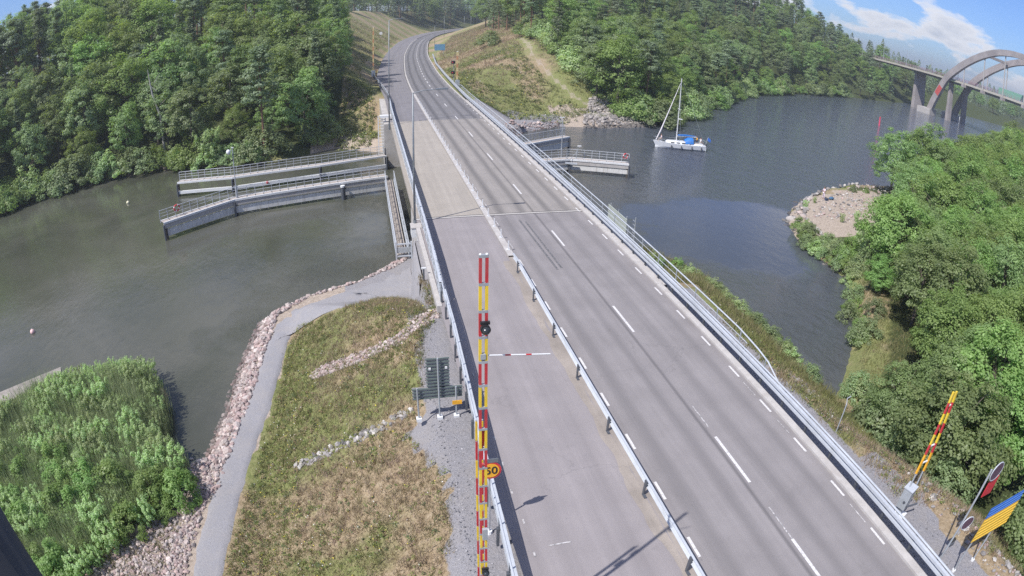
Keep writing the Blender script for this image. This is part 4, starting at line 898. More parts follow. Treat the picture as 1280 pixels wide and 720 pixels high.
# ---------------------------------------------------------------- people
skin = plain('skin', (.45, .27, .20), .6)
def skinned(name, J, E, mat, parent, sub=1):
    me = bpy.data.meshes.new(name); off = Vector(parent.location)+(Vector(parent.parent.location) if parent.parent else Vector())
    me.from_pydata([tuple(Vector(p)-off) for p, r in J], E, []); me.materials.append(mat)
    o = bpy.data.objects.new(name, me); link(o, parent)
    md = o.modifiers.new('skin', 'SKIN'); md.use_smooth_shade = True
    for i, (p, r) in enumerate(J): me.skin_vertices[0].data[i].radius = (r, r)
    me.skin_vertices[0].data[0].use_root = True
    s = o.modifiers.new('sub', 'SUBSURF'); s.levels = sub; s.render_levels = sub; return o
def person(base, face, label, shirt, trousers, hair=(.10, .07, .05), pose='stand', short=False, reach=False):
    t = thing('person', base, label, 'person'); bx, by, bz = base; c, s = cos(face), sin(face)
    def W(f, r_, z): return (bx+f*c+r_*s, by+f*s-r_*c, bz+z)       # forward, right, up
    if pose == 'stand': hip, dz = .92, 0
    else: hip, dz = .45, -.47
    J = [(W(0, 0, hip), .13), (W(0, 0, hip+.25), .12), (W(.01, 0, hip+.46), .13), (W(.02, 0, hip+.58), .055), (W(.04, 0, hip+.68), .09), (W(.04, 0, hip+.78), .085)]
    E = [(0, 1), (1, 2), (2, 3), (3, 4), (4, 5)]
    legs = []
    for q in (-1, 1):
        i = len(J)
        if pose == 'stand': L = [(W(0, q*.10, hip-.06), .085), (W(.02, q*.13, .50), .06), (W(-.02, q*.15, .09), .042), (W(.14, q*.16, .04), .035)]
        else: L = [(W(.04, q*.10, hip-.02), .085), (W(.44, q*.14, hip+.02), .06), (W(.48, q*.14, .08), .042), (W(.62, q*.15, .05), .035)]
        J += L; E += [(0, i), (i, i+1), (i+1, i+2), (i+2, i+3)]; legs.append(L)
    arms = []
    for q in (-1, 1):
        i = len(J); f = (.42 if reach else .12)
        L = [(W(.01, q*.18, hip+.47), .055), (W(.10 if reach else -.02, q*.25, hip+.24), .042), (W(f, q*.18, hip+.22 if reach else hip+.03), .032), (W(f+.07, q*.16, hip+.24 if reach else hip-.04), .034)]
        J += L; E += [(2, i), (i, i+1), (i+1, i+2), (i+2, i+3)]
        h = L[3][0]
        for k in range(5):
            n_ = len(J); a = (k-2)*.018
            J.append(((h[0]+c*.05+s*a, h[1]+s*.05-c*a, h[2]-.01*(k != 0)), .010)); J.append(((h[0]+c*.085+s*a*1.2, h[1]+s*.085-c*a*1.2, h[2]-.03), .008)); E += [(i+3, n_), (n_, n_+1)]
        arms.append(L)
    body = skinned('body', J, E, skin, t, 1)
    MB().ball(W(.03, 0, hip+.76), .105, 12, 8, (1, .9, 1.0)).part('hair', plain('hair_%d' % len(MATS), hair, .8), t, True)
    MB().ball(W(.135, 0, hip+.71), .018, 6, 5).part('nose', skin, t, True)
    for q in (-1, 1): MB().ball(W(.115, q*.035, hip+.745), .012, 6, 5).part('eye', black, t)
    S = [(W(0, 0, hip-.02), .145), (W(0, 0, hip+.25), .137), (W(.01, 0, hip+.47), .145)]; SE = [(0, 1), (1, 2)]
    for L in arms: i = len(S); S += [(L[0][0], .072), (L[1][0], .062)]; SE += [(2, i), (i, i+1)]
    skinned('shirt', S, SE, shirt, t, 1)
    T_ = [(W(0, 0, hip), .148)]; TE = []
    for L in legs: i = len(T_); T_ += [(L[0][0], .10), (L[1][0], .078)]+([] if short else [(L[2][0], .06)]); TE += [(0, i), (i, i+1)]+([] if short else [(i+1, i+2)])
    skinned('trousers', T_, TE, trousers, t, 1)
    return t
pinkshirt = plain('pale_pink_cloth', (.72, .62, .68), .8); beige = plain('beige_cloth', (.45, .38, .33), .8); navy = plain('navy_cloth', (.04, .06, .12), .8)
pz = ground(1029, 249); person(tuple(pz), pi, 'person in pale clothes standing at the tip of the rocky point, facing the water', pinkshirt, pinkshirt, reach=True)
t = thing('fishing_rod', tuple(pz), 'thin fishing rod held out over the water from the rocky point', 'fishing rod'); MB().tube([(pz[0]-.45, pz[1], pz[2]+1.15), (pz[0]-2.4, pz[1]+.3, pz[2]+2.3)], [.018, .006], 6).part('rod', black, t)
p = ground(1039, 250); t = thing('bag', tuple(p), 'blue and dark bag lying beside the standing person', 'bag'); MB().ball((p[0], p[1], p[2]+.2), .38, 12, 8, (1.2, .7, .6)).part('bag_body', plain('bag_blue', (.05, .12, .22), .7), t, True); MB().torus((p[0], p[1], p[2]+.4), .16, .025, (1, 0, 0), (0, 0, 1), 14, 6).part('strap', black, t)
p = ground(1033, 251); t = thing('tackle_box', tuple(p), 'small dark box between the person and the blue bag', 'box'); MB().box((p[0], p[1], p[2]+.16), (.5, .3, .3)).part('box_body', navy, t); MB().box((p[0], p[1], p[2]+.33), (.54, .33, .04)).part('lid', darksteel, t)

# ---------------------------------------------------------------- sailing boat
hullm = plain('white_hull', (.74, .76, .78), .3, 0, .03, 2.0)
bo = (52.1, 94.6, WZ); ba = atan2(-1.6, 7.5)          # axis: bow points to the left
t = thing('sailing_boat', bo, 'white sailing boat with bare mast and a blue spray hood motoring on the lake', 'boat')
ax = Vector((-cos(ba), -sin(ba), 0)); ay = Vector((sin(ba), -cos(ba), 0))
def BW(f, s, z): v = Vector(bo)+ax*f+ay*s; return (v.x, v.y, WZ+z)
V = []; ns = 17; secs = []
for i in range(ns):
    f = -4.3+8.9*i/(ns-1); q = (f+4.3)/8.9; bm = 1.45*(1-max(0, (q-.42)/.58)**2.1)*(0.80+.20*min(1, q/.35)); sh = .92+.28*q**2
    secs.append((f, bm, sh))
    for k in range(9):
        a = pi*k/8; s_ = bm*cos(a); z = sh-(sh+.35*(1-q*.5))*(sin(a)**.55)
        V.append(BW(f+(.45*q if k in (0, 8) else 0), s_*(1.0 if k in (0, 8) else .98), z))
F = [(i*9+k, i*9+k+1, (i+1)*9+k+1, (i+1)*9+k) for i in range(ns-1) for k in range(8)]
o = bpy.data.objects.new('hull', npmesh('hull', [Vector(v)-Vector(bo) for v in V], F, hullm)); link(o, t)
d = MB(); d.add([BW(f+.45*((f+4.3)/8.9), s*bm, sh-.03) for f, bm, sh in secs for s in (-1, 1)], [(2*i, 2*i+1, 2*i+3, 2*i+2) for i in range(ns-1)]); d.part('deck', hullm, t)
MB().add([BW(-4.3, -1.13, -.1), BW(-4.3, 1.13, -.1), BW(-4.3, 1.13, .9), BW(-4.3, -1.13, .9)], [(0, 1, 2, 3)]).part('transom', hullm, t)
def bbox(name, f0, f1, w0, w1, z0, z1, mat, par=None):
    par = par or t; return MB().add([BW(f0, -w0, z0), BW(f0, w0, z0), BW(f1, w1, z0), BW(f1, -w1, z0), BW(f0, -w0*.85, z1), BW(f0, w0*.85, z1), BW(f1-.25, w1*.8, z1), BW(f1-.25, -w1*.8, z1)],
     [(0, 3, 2, 1), (4, 5, 6, 7), (0, 1, 5, 4), (1, 2, 6, 5), (2, 3, 7, 6), (3, 0, 4, 7)]).part(name, mat, par)
cab = bbox('cabin', -1.3, 2.7, .95, .6, .9, 1.33, hullm)
for s in (-1, 1):
    for f in (-.6, .4, 1.4): MB().add([BW(f, s*.93, 1.03), BW(f+.7, s*.86, 1.03), BW(f+.66, s*.85, 1.2), BW(f+.04, s*.90, 1.2)], [(0, 1, 2, 3)]).part('window', glassy, cab)
bbox('foredeck_hatch', 2.9, 3.5, .28, .25, 1.1, 1.2, glassy); bbox('cockpit_coaming', -3.7, -1.4, 1.0, 1.0, .85, 1.08, hullm)
bbox('cockpit_floor', -3.5, -1.5, .55, .55, 1.05, 1.09, wood)
hb = plain('hood_blue', (.02, .16, .50), .6)
g = MB(); n = 9
for i, f in enumerate((-2.0, -1.6, -1.1, -.5)):
    for k in range(n): a = pi*k/(n-1); hh = (.95, 1.0, .92, .45)[i]; g.v.append(BW(f, .98*cos(a), 1.08+hh*sin(a)**.6))
g.f = [(i*n+k, i*n+k+1, (i+1)*n+k+1, (i+1)*n+k) for i in range(3) for k in range(n-1)]; hood = g.part('spray_hood', hb, t, True)
MB().add([BW(-.75, -.4, 1.45), BW(-.75, .4, 1.45), BW(-1.0, .4, 1.85), BW(-1.0, -.4, 1.85)], [(0, 1, 2, 3)]).part('hood_window', glassy, hood)
MB().tube([BW(.9, 0, 1.3), BW(.75, 0, 12.3)], [.085, .06], 8).part('mast', whitepaint, t); MB().tube([BW(.85, 0, 2.15), BW(-2.7, 0, 2.2)], .07, 8).part('boom', whitepaint, t)
MB().tube([BW(.7, 0, 2.32), BW(-.8, 0, 2.38), BW(-2.4, 0, 2.33)], [.13, .15, .08], 8).part('sail_cover', hb, t)
MB().tube([BW(4.5, 0, 1.3), BW(3.8, 0, 3.0), BW(.9, 0, 11.4)], [.09, .12, .04], 8).part('furled_jib', plain('sailcloth', (.72, .69, .70), .7), t)
MB().bar(BW(.82, -.85, 6.9), BW(.82, .85, 6.9), .06).part('spreader', whitepaint, t)
for s in (-1, 1): MB().tube([BW(.85, 0, 12.1), BW(.82, s*.85, 6.9), BW(.6, s*1.25, 1.0)], .018, 4).part('shroud', steel, t)
MB().tube([BW(.78, 0, 12.2), BW(-4.3, 0, 1.1)], .016, 4).part('backstay', steel, t)
MB().bar(BW(.8, 0, 5.2), BW(.2, .45, 5.2), .14).part('radar_reflector', whitepaint, t)
for f in (-3.6, -1.2, .9, 3.2):
    for s in (-1, 1):
        bm = np.interp(f, [q[0] for q in secs], [q[1] for q in secs]); MB().tube([BW(f, s*bm*.97, .9), BW(f, s*bm*.97, 1.6)], .02, 5).part('stanchion', steel, t)
for s in (-1, 1): MB().tube([BW(f, s*bm*.97, 1.58) for f, bm, sh in secs[1:-2]], .014, 4).part('guard_wire', steel, t)
MB().tube([BW(4.0, .5, 1.2), BW(4.2, .4, 1.8), BW(4.8, 0, 1.85), BW(4.2, -.4, 1.8), BW(4.0, -.5, 1.2)], .025, 6).part('pulpit', steel, t)
MB().tube([BW(-4.2, 1.0, 1.0), BW(-4.3, 1.0, 1.65), BW(-4.3, -1.0, 1.65), BW(-4.2, -1.0, 1.0)], .025, 6).part('pushpit', steel, t)
for f in (-3.4, -1.6, .3, 2.0):
    bm = np.interp(f, [q[0] for q in secs], [q[1] for q in secs]); MB().tube([BW(f, bm+.10, .12), BW(f, bm+.10, .72)], .10, 8).part('fender', darksteel, t)
MB().tube([BW(-4.45, .3, 1.2), BW(-4.8, .3, 2.5)], .02, 6).part('flag_staff', whitepaint, t)
fl = MB().add([BW(-4.62, .3, 1.9), BW(-5.2, .45, 1.5), BW(-5.3, .45, 2.0), BW(-4.78, .3, 2.45)], [(0, 1, 2, 3)]).part('flag', blue, t)
bbox('outboard_motor', -4.75, -4.4, .15, .15, .3, 1.3, darksteel)
person(BW(3.6, 0, 1.1), ba+pi, 'person in pale pink sitting on the bow of the sailing boat', pinkshirt, beige, pose='sit')
person(BW(-3.0, -.45, 1.05), ba+pi, 'person in an orange-yellow top sitting in the cockpit behind the blue hood', orange, navy, pose='sit')
person(BW(-3.4, .5, 1.05), ba+.4, 'bare-armed person in white in the stern of the sailing boat', whitepaint, beige, pose='sit', short=True)

# ---------------------------------------------------------------- concrete arch bridge
AB = Vector((266.99, 210.51, 0)); ad = Vector((sin(radians(187)), cos(radians(187)), 0)); an = Vector((-ad.y, ad.x, 0))
if an.x < 0: an = -an
def AW(t_, off, z): v = AB+ad*t_+an*off; return Vector((v.x, v.y, z))
archc = plain('old_concrete', (.33, .30, .295), .9, 0, .15, .25, .2, dirt=(.20, .18, .18)); deckg = plain('deck_fascia', (.45, .42, .36), .9, 0, .1, .3)
t = thing('arch_bridge', (AB.x, AB.y, -6), 'tall concrete bridge with twin arches over its deck at the right end of the lake', 'bridge')
prof = [(0, -6.5), (2.4, -1), (5, 4), (11.9, 14.6), (20, 21.4), (29.2, 27.2), (38.8, 31.8), (48.3, 34.9), (57, 36.2), (62, 36.4)]; prof += [(124-a, z) for a, z in prof[-2::-1]]
prof = catmull(prof, 4)
for off in (0, 21):
    V = []; n = len(prof)
    for i, (a, z) in enumerate(prof):
        tg = np.array(prof[min(i+1, n-1)])-np.array(prof[max(i-1, 0)]); tg /= np.linalg.norm(tg); nx, nz = -tg[1], tg[0]; hd = 1.35+.55*abs(a-62)/62
        for s, w_ in ((-1, -1), (-1, 1), (1, 1), (1, -1)):
            q = AW(a+nx*hd*s, off+w_*1.0, z+nz*hd*s); V.append(tuple(q-Vector(t.location)))
    F = [(i*4+k, i*4+(k+1) % 4, (i+1)*4+(k+1) % 4, (i+1)*4+k) for i in range(n-1) for k in range(4)]
    o = bpy.data.objects.new('arch', npmesh('arch', V, F, archc)); link(o, t)
for a in (40, 62, 84):
    z = float(np.interp(a, prof[:, 0], prof[:, 1])); MB().bar(AW(a, 1, z), AW(a, 20, z), 1.6, 1.3).part('cross_beam', archc, t)
def dz(a): return 14.6+.012*abs(a-20)*.5
dk = MB(); sg = np.arange(-95, 260, 12.0)
for i in range(len(sg)-1): dk.bar(AW(sg[i], 10.5, dz(sg[i])-.8), AW(sg[i+1], 10.5, dz(sg[i+1])-.8), 12, 1.0)
dk.part('deck_girder', archc, t)
for off in (1.8, 19.2):
    f_ = MB(); f_.bar(AW(-95, off, 14.9), AW(260, off, 15.6), 1.0, 1.0); f_.part('deck_edge', deckg, t)
MB().bar(AW(-95, 10.5, 14.9), AW(260, 10.5, 15.6), 16.4, .5).part('carriageway', archc, t)
rm = plain('bridge_rail', (.30, .20, .24), .6)
for off in (1.6, 19.4):
    for z in (.9, 1.5, 2.0): MB().bar(AW(-95, off, 14.9+z), AW(260, off, 15.6+z), .10, .10).part('rail', rm, t)
pm = MB().box((0, 0, .8), (.18, .18, 1.8)).mesh('rail_post', rm); copies('rail_post', pm, [tuple(AW(a, 1.6, 15.1)) for a in np.arange(-90, 90, 2.4)], t)
gn = plain('green_screen', (.18, .36, .28), .5); MB().bar(AW(36, 19.0, 17.6), AW(150, 19.0, 17.9), .25, 3.2).part('noise_screen', gn, t)
for k in range(-0, 7):
    a = 25.3+14.4*k; ztop = float(np.interp(a, prof[:, 0], prof[:, 1]))
    for off in (0, 21): MB().bar(AW(a, off, 14.0), AW(a, off, ztop), .45, .45).part('hanger', kerbmat, t)
    for off in (.4, 20.6): MB().bar(AW(a, off-1.3, 14.0), AW(a, off+1.3, 14.0), 1.6, 1.5).part('console', archc, t)
for a, w_ in ((-20.5, 2.0), (12.5, 1.6), (112, 1.8)):
    for off in ((4, 17) if a > 0 else (10.5,)):
        o_ = MB(); W2 = 4.4 if a < 0 else 1.5; c0 = [AW(a-w_*.7, off-W2, -9), AW(a+w_*.7, off-W2, -9), AW(a+w_*.7, off+W2, -9), AW(a-w_*.7, off+W2, -9), AW(a-w_*.45, off-W2*.9, 13.6), AW(a+w_*.45, off-W2*.9, 13.6), AW(a+w_*.45, off+W2*.9, 13.6), AW(a-w_*.45, off+W2*.9, 13.6)]
        o_.add(c0, [(0, 3, 2, 1), (4, 5, 6, 7), (0, 1, 5, 4), (1, 2, 6, 5), (2, 3, 7, 6), (3, 0, 4, 7)]); o_.part('pillar', archc, t)
for off in (0, 21): MB().box(AW(-1.5, off, -6.0), (7, 9, 5), rz=.1).part('arch_footing', kerbmat, t)
plate4([AW(4.6, -1.03, 6.2), AW(7.2, -1.03, 4.6), AW(10.2, -1.03, 9.2), AW(7.6, -1.03, 10.8)], .06).part('faded_red_patch', redfade, t)
for a in (-48, -26, -4, 18): MB().tube([AW(a, 3, 15), AW(a, 3, 24.5)], .14, 6).part('lamp_pole', steel, t)
# traffic on it and the buoy beside
p = at(1099, 157, WZ); t = thing('spar_buoy', (p[0], p[1], WZ), 'slim red spar buoy standing in the lake before the arch bridge', 'buoy'); MB().tube([(p[0], p[1], WZ-.5), (p[0], p[1], WZ+2.6)], [.32, .26], 10).part('spar', plain('pink_red', (.62, .09, .16), .5), t); MB().ball((p[0], p[1], WZ+2.7), .3, 10, 6).part('top_cap', redpaint, t)
p = at(1202, 150, WZ); t = thing('small_sailboat', (p[0], p[1], WZ), 'tiny white boat with a mast beyond the arch bridge footing', 'boat'); MB().add([(p[0]-3, p[1]-1, WZ-.2), (p[0]+3, p[1]-1, WZ-.2), (p[0]+4, p[1], WZ-.2), (p[0]+3, p[1]+1, WZ-.2), (p[0]-3, p[1]+1, WZ-.2), (p[0]-3, p[1]-1.2, WZ+1), (p[0]+3, p[1]-1.2, WZ+1), (p[0]+4.6, p[1], WZ+1.1), (p[0]+3, p[1]+1.2, WZ+1), (p[0]-3, p[1]+1.2, WZ+1)], [(5, 6, 7, 8, 9), (0, 1, 6, 5), (1, 2, 7, 6), (2, 3, 8, 7), (3, 4, 9, 8), (4, 0, 5, 9)]).part('hull', hullm, t); MB().tube([(p[0], p[1], WZ+1), (p[0], p[1], WZ+9)], .09, 6).part('mast', whitepaint, t); MB().box((p[0]-.5, p[1], WZ+1.3), (2.5, 1.2, .6)).part('cabin', hullm, t)
for (x, y), lb, r_, nm in (((41, 416), 'pink-white round buoy floating alone on the left water', .26, 'mooring_buoy'), ((160, 254), 'tiny pale yellow float on the water near the left wood', .25, 'mooring_buoy')):
    p = at(x, y, WZ); t = thing(nm, (p[0], p[1], WZ), lb, 'buoy'); MB().ball((p[0], p[1], WZ+.1), r_, 14, 10).part('float', plain('buoy_pink' if x < 100 else 'buoy_cream', (.75, .50, .48) if x < 100 else (.7, .66, .45), .5), t, True); MB().torus((p[0], p[1], WZ+.1+r_), .06, .02, (1, 0, 0), (0, 0, 1), 10, 5).part('ring', steel, t)
# old concrete jetty, bottom left
t = thing('concrete_jetty', (-30, 33, -6), 'weathered concrete jetty slab reaching from the reeds into the left water', 'jetty')
MB().prism([(-38.5, 27.6), (-37.4, 25.9), (-24.2, 35.1), (-25.0, 36.7)], -6.25, -5.85).part('slab', plain('old_jetty_concrete', (.27, .245, .22), .9, 0, .25, 1.4, .3, dirt=(.15, .14, .11)), t); MB().prism([(-38.0, 27.4), (-37.0, 26.0), (-24.5, 34.8), (-25.2, 36.2)], -9, -6.25).part('footing', darkwood, t)
# camera pole close by, lower left
t = thing('mast_pole', (-.99, .69, -3.0), 'dark grey round mast standing close at the lower left corner', 'mast'); MB().tube([(-.99, .69, -3.5), (-.99, .69, 15.9)], .15, 32).part('tube', plain('mast_grey', (.05, .052, .058), .45, .3), t, True)
MB().tube([(-.99, .69, 15.86), (-.99, .69, 16.0)], .19, 24).part('collar', steel, t); MB().bar((-.99, .69, 15.93), (-.02, -.12, 15.93), .06).part('bracket', steel, t)
# ---------------------------------------------------------------- vegetation
rng = np.random.default_rng(5)
def proj(p):
    q = np.array(p, float)-[0, 0, CAM_H]; w_ = q[0]*Nn+q[1]*Dd; w_ = np.array([w_[0], w_[1], q[2]])
    cp, sp_ = cos(PITCH), sin(PITCH); c0 = w_[0]; c1 = w_[1]*sp_+w_[2]*cp; c2 = -(w_[1]*cp-w_[2]*sp_)
    cr, sr = cos(ROLL), sin(ROLL); c0, c1 = cr*c0+sr*c1, -sr*c0+cr*c1
    n = hypot(c0, c1); th = atan2(n, -c2); x = th
    for _ in range(8): x -= (x+K3*x**3-th)/(1+3*K3*x*x)
    return 640+x*F_PX*c0/n, 360-x*F_PX*c1/n
def unit(v): return v/(np.linalg.norm(v, axis=1)[:, None]+1e-9)
def leaf_quads(P, N, size, rng):
    n = len(P); t = unit(np.cross(N, rng.normal(size=(n, 3)))); b_ = np.cross(N, t); s = size[:, None]
    k = rng.uniform(.45, .8, (n, 1)); V = np.stack([P-t*s*.5, P+b_*s*.5*k+t*s*.05, P+t*s*.5, P-b_*s*.5*k-t*s*.05], 1).reshape(-1, 3)
    return V, np.arange(4*n).reshape(-1, 4)
def crown_mesh(name, kind, H, R, base, nclump, nleaf, leaf, mat, seed, cr=None, extra=None):
    r = np.random.default_rng(seed); cs = []
    lob = r.uniform(0, 2*pi, 4)
    while len(cs) < nclump:
        if kind == 'round':
            d = r.normal(size=3); d /= np.linalg.norm(d); 
            k = r.uniform(.55, 1.0)**.5; az = atan2(d[1], d[0]); w_ = 1+.22*sin(2*az+lob[0])+.16*sin(3*az+lob[1]+2*d[2])+.12*sin(5*az+lob[2]+4*d[2])
            c = np.array([d[0]*R*k*w_, d[1]*R*k*w_, base+(H-base)*(.46+.54*d[2]*k*(1+.15*sin(3*az+lob[3])))])
            if d[2] < -.55: continue
        elif kind == 'bush':
            a = r.uniform(0, 2*pi); q = r.uniform(0, 1)**.5; zz = H*(1-q**2.2)*r.uniform(.35, 1.0)+.12*H; c = np.array([R*q*cos(a), R*q*sin(a), zz])
        elif kind == 'rod':
            a = r.uniform(0, 2*pi); q = r.uniform(0, 1)**.5*R*.55; f = r.uniform(.12, 1.0)**.8; c = np.array([q*cos(a)*(1+.75*f), q*sin(a)*(1+.75*f), H*f*(1-.25*(q/R))])
        elif kind == 'pine':
            f = r.uniform(0, 1)**.8; z = base+(H-base)*f; a = r.uniform(0, 2*pi); rr = R*(1-f)**.55*(.55+.45*f+.3)*r.uniform(.35, 1.0); c = np.array([rr*cos(a), rr*sin(a), z])
        else:
            f = r.uniform(0, 1)**1.25; z = base+(H-base)*f; a = r.uniform(0, 2*pi); rr = R*(1-f)*r.uniform(.4, 1.0)+.1; c = np.array([rr*cos(a), rr*sin(a), z-.15*rr])
        cs.append(c)
    cs = np.array(cs); cr = cr or R*.26; per = max(1, nleaf//nclump); P = []; N = []; tone = []; ctr = np.array([0, 0, base+(H-base)*.4])
    for c in cs:
        sc_ = cr*r.uniform(.6, 1.25); flat = {'round': .62, 'bush': .8, 'pine': .36, 'spruce': .35, 'rod': 1.7}[kind]
        o = r.normal(size=(per, 3)); o = unit(o)*(r.uniform(.25, 1.0, (per, 1))**.5); p = c+o*[sc_, sc_, sc_*flat]
        outw = unit((c-ctr)[None, :]+1e-3); nn = unit(o*[.9, .9, 1.2]+outw*.7+[0, 0, .6]+r.normal(size=(per, 3))*.35)
        P.append(p); N.append(nn); tone.append(np.clip(r.uniform(.15, .85)+r.normal(size=per)*.14, 0, 1))
    P = np.concatenate(P); N = np.concatenate(N); tone = np.concatenate(tone); P[:, 2] = np.maximum(P[:, 2], .05)
    V, F = leaf_quads(P, N, leaf*r.uniform(.6, 1.4, len(P)), r); tt = np.repeat(tone, 4); A = np.stack([tt, tt, tt, np.ones_like(tt)], 1)
    return npmesh(name, V, F, mat, {'tone': A}), cs
def trunk_mesh(name, H, r0, mat, cs, seed, nl=7, top=.85):
    r = random.Random(seed); g = MB(); lean = (r.uniform(-.03, .03)*H, r.uniform(-.03, .03)*H)
    pts = [(lean[0]*f*f+.06*sin(5*f+seed)*H*.1, lean[1]*f*f+.05*cos(4*f)*H*.1, H*f*top-.6*(f == 0)) for f in (0, .2, .4, .6, .8, 1)]
    g.tube(pts, [r0*1.3, r0, r0*.82, r0*.62, r0*.4, r0*.12], 7)
    for c in [cs[i] for i in np.random.default_rng(seed).choice(len(cs), min(nl, len(cs)), replace=False)]:
        z0 = max(H*.2, c[2]*.62); f = z0/(H*top); b0 = (np.interp(f, (0, .2, .4, .6, .8, 1), [p[0] for p in pts]), np.interp(f, (0, .2, .4, .6, .8, 1), [p[1] for p in pts]), z0)
        g.tube([b0, ((b0[0]+c[0])/2, (b0[1]+c[1])/2, (b0[2]+c[2])/2+.15), tuple(c)], [r0*.4, r0*.25, r0*.07], 5)
    return g.mesh(name, mat)
PROTO = {}
def proto(key, name, kind, H, R, base, ncl, nlf, leaf, mat, seed, bark=barkm, tr=.2, cr=None, nl=7):
    cm, cs = crown_mesh('crown', kind, H, R, base, ncl, nlf, leaf, mat, seed, cr); tm = trunk_mesh('trunk', H, tr, bark, cs, seed, nl); PROTO[key] = (name, cm, tm, H, R)
for i in range(4): proto('dec%d' % i, 'broadleaf_tree', 'round', 15, (4.3, 3.8, 4.8, 4.0)[i], (2.0, 3.0, 2.4, 1.6)[i], 130, 9000, .34, (leafA, leafC, leafB, leafA)[i], 40+i, tr=.22)
for i in range(3): proto('pin%d' % i, 'pine_tree', 'pine', 17, (3.2, 2.7, 3.6)[i], (7.5, 6.0, 8.5)[i], 60, 5200, .34, needle, 60+i, pinebark, .2, cr=1.15, nl=12)
proto('spr0', 'spruce_tree', 'spruce', 17, 3.0, 1.2, 120, 5600, .34, needle, 71, barkm, .2, cr=.8, nl=4); proto('spr1', 'spruce_tree', 'spruce', 19, 2.6, 2.0, 120, 5600, .34, needle, 72, barkm, .2, cr=.75, nl=4)
for i in range(3): proto('near%d' % i, 'maple_tree', 'round', 8, (2.9, 3.2, 2.6)[i], .8, 150, 15000, .19, (leafB, leafA, leafD)[i], 80+i, tr=.14, cr=.72, nl=14)
for i in range(3): proto('bush%d' % i, 'shrub', 'bush', 2.6, 1.9, 0, 50, 3000, .18, (leafC, leafB, willow)[i], 90+i, tr=.05, cr=.5, nl=8)
for i in range(3): proto('wil%d' % i, 'willow_shrub', 'rod', 2.6, 1.1, 0, 90, 4200, .105, willow, 96+i, tr=.025, cr=.15, nl=24)
for i in range(2): proto('fre%d' % i, 'leafy_shrub', 'bush', 2.2, 1.3, 0, 50, 4200, .13, leafD, 120+i, tr=.04, cr=.36, nl=8)
proto('weed', 'weed_clump', 'bush', .9, .55, 0, 16, 420, .10, leafB, 99, tr=.015, cr=.2, nl=6)
PLACED = []
def plant(key, u, v, H, label, group, w_=1.0, z=None, name=None):
    n, cm, tm, H0, R0 = PROTO[key]; s = H/H0; z = hz(u, v) if z is None else z; rz = rng.uniform(0, 2*pi)
    t = thing(name or n, (u, v, z-.1), label, {'broadleaf_tree': 'tree', 'maple_tree': 'tree', 'pine_tree': 'tree', 'spruce_tree': 'tree'}.get(n, 'plant'), group, rz); t.scale = (s*w_, s*w_, s)
    for nm, me in (('crown', cm), ('trunk', tm)): link(bpy.data.objects.new(nm, me), t)
    PLACED.append((t, u, v, z, H, PROTO[key][4]*s*w_, group)); return t
def inpoly(x, y, P): return bool(inside(np.array([x]), np.array([y]), P)[0])
def blocked(u, v, z, H, R, zones):
    for (dx, dy, f) in ((0, 0, 1.0), (0, 0, .6), (0, 0, .1), (-R*.8, 0, .5), (R*.8, 0, .5), (-R*.6, 0, .8), (R*.6, 0, .8), (0, -R*.7, .4), (0, R*.7, .6)):
        x, y = proj((u+dx, v+dy, z+H*f))
        for P in zones:
            if inpoly(x, y, P): return True
    return False
def scatter(poly, spacing, n_max, fn, tries=4000, seed=1):
    r = np.random.default_rng(seed); P = np.array(poly); lo, hi = P.min(0), P.max(0); pts = []; cand = r.uniform(lo, hi, (tries, 2)); ok = inside(cand[:, 0], cand[:, 1], poly); cand = cand[ok]
    d = seg_dist(cand[:, 0], cand[:, 1], WATER); ww = inside(cand[:, 0], cand[:, 1], WATER)
    for (u, v), dd, w_ in zip(cand, d, ww):
        if w_ or len(pts) >= n_max: continue
        sp_ = spacing(u, v) if callable(spacing) else spacing
        if pts and np.min(np.hypot(*(np.array(pts)-[u, v]).T)) < sp_: continue
        if fn(u, v, dd) is False: continue
        pts.append((u, v))
    return len(pts)
# left wood
CLEAR_L = [[(432, 20), (434, 70), (440, 100), (438, 130), (434, 215), (640, 215), (640, 20)]]
LB = {'dec': 'green broadleaf tree among many in the dense wood on the left far bank', 'pin': 'pine standing above the broadleaf crowns in the left wood', 'spr': 'dark spruce among the trees of the left wood'}
def left(u, v, d):
    if d < 1.6: return False
    x, y = proj((u, v, hz(u, v)+8))
    if x < -110 or y > 330: return False
    f = rng.uniform(); deep = d > 26
    k = 'dec' if f < (.45 if deep else .86) else ('pin' if f < .82 else 'spr') if deep else ('spr' if f > .94 else 'pin')
    H = rng.uniform(12, 17) if d > 8 else rng.uniform(7.5, 13); 
    if k != 'dec': H = rng.uniform(14, 19)
    if x < 190 and deep: H *= 1.2
    key = k+str(rng.integers({'dec': 4, 'pin': 3, 'spr': 2}[k])); R = PROTO[key][4]*H/PROTO[key][3]
    if blocked(u, v, hz(u, v), H, R*.8, CLEAR_L): return False
    plant(key, u, v, H, LB[k], 'trees of the left wood', rng.uniform(.9, 1.2))
nL = scatter([(-3, 96), (-4, 130), (-8, 175), (-16, 245), (-40, 245), (-150, 185), (-135, 78), (-80, 80), (-64, 88), (-43, 98), (-16, 95)], lambda u, v: 4.4 if v < 125 else 6.2, 250, left, 5000, 2)
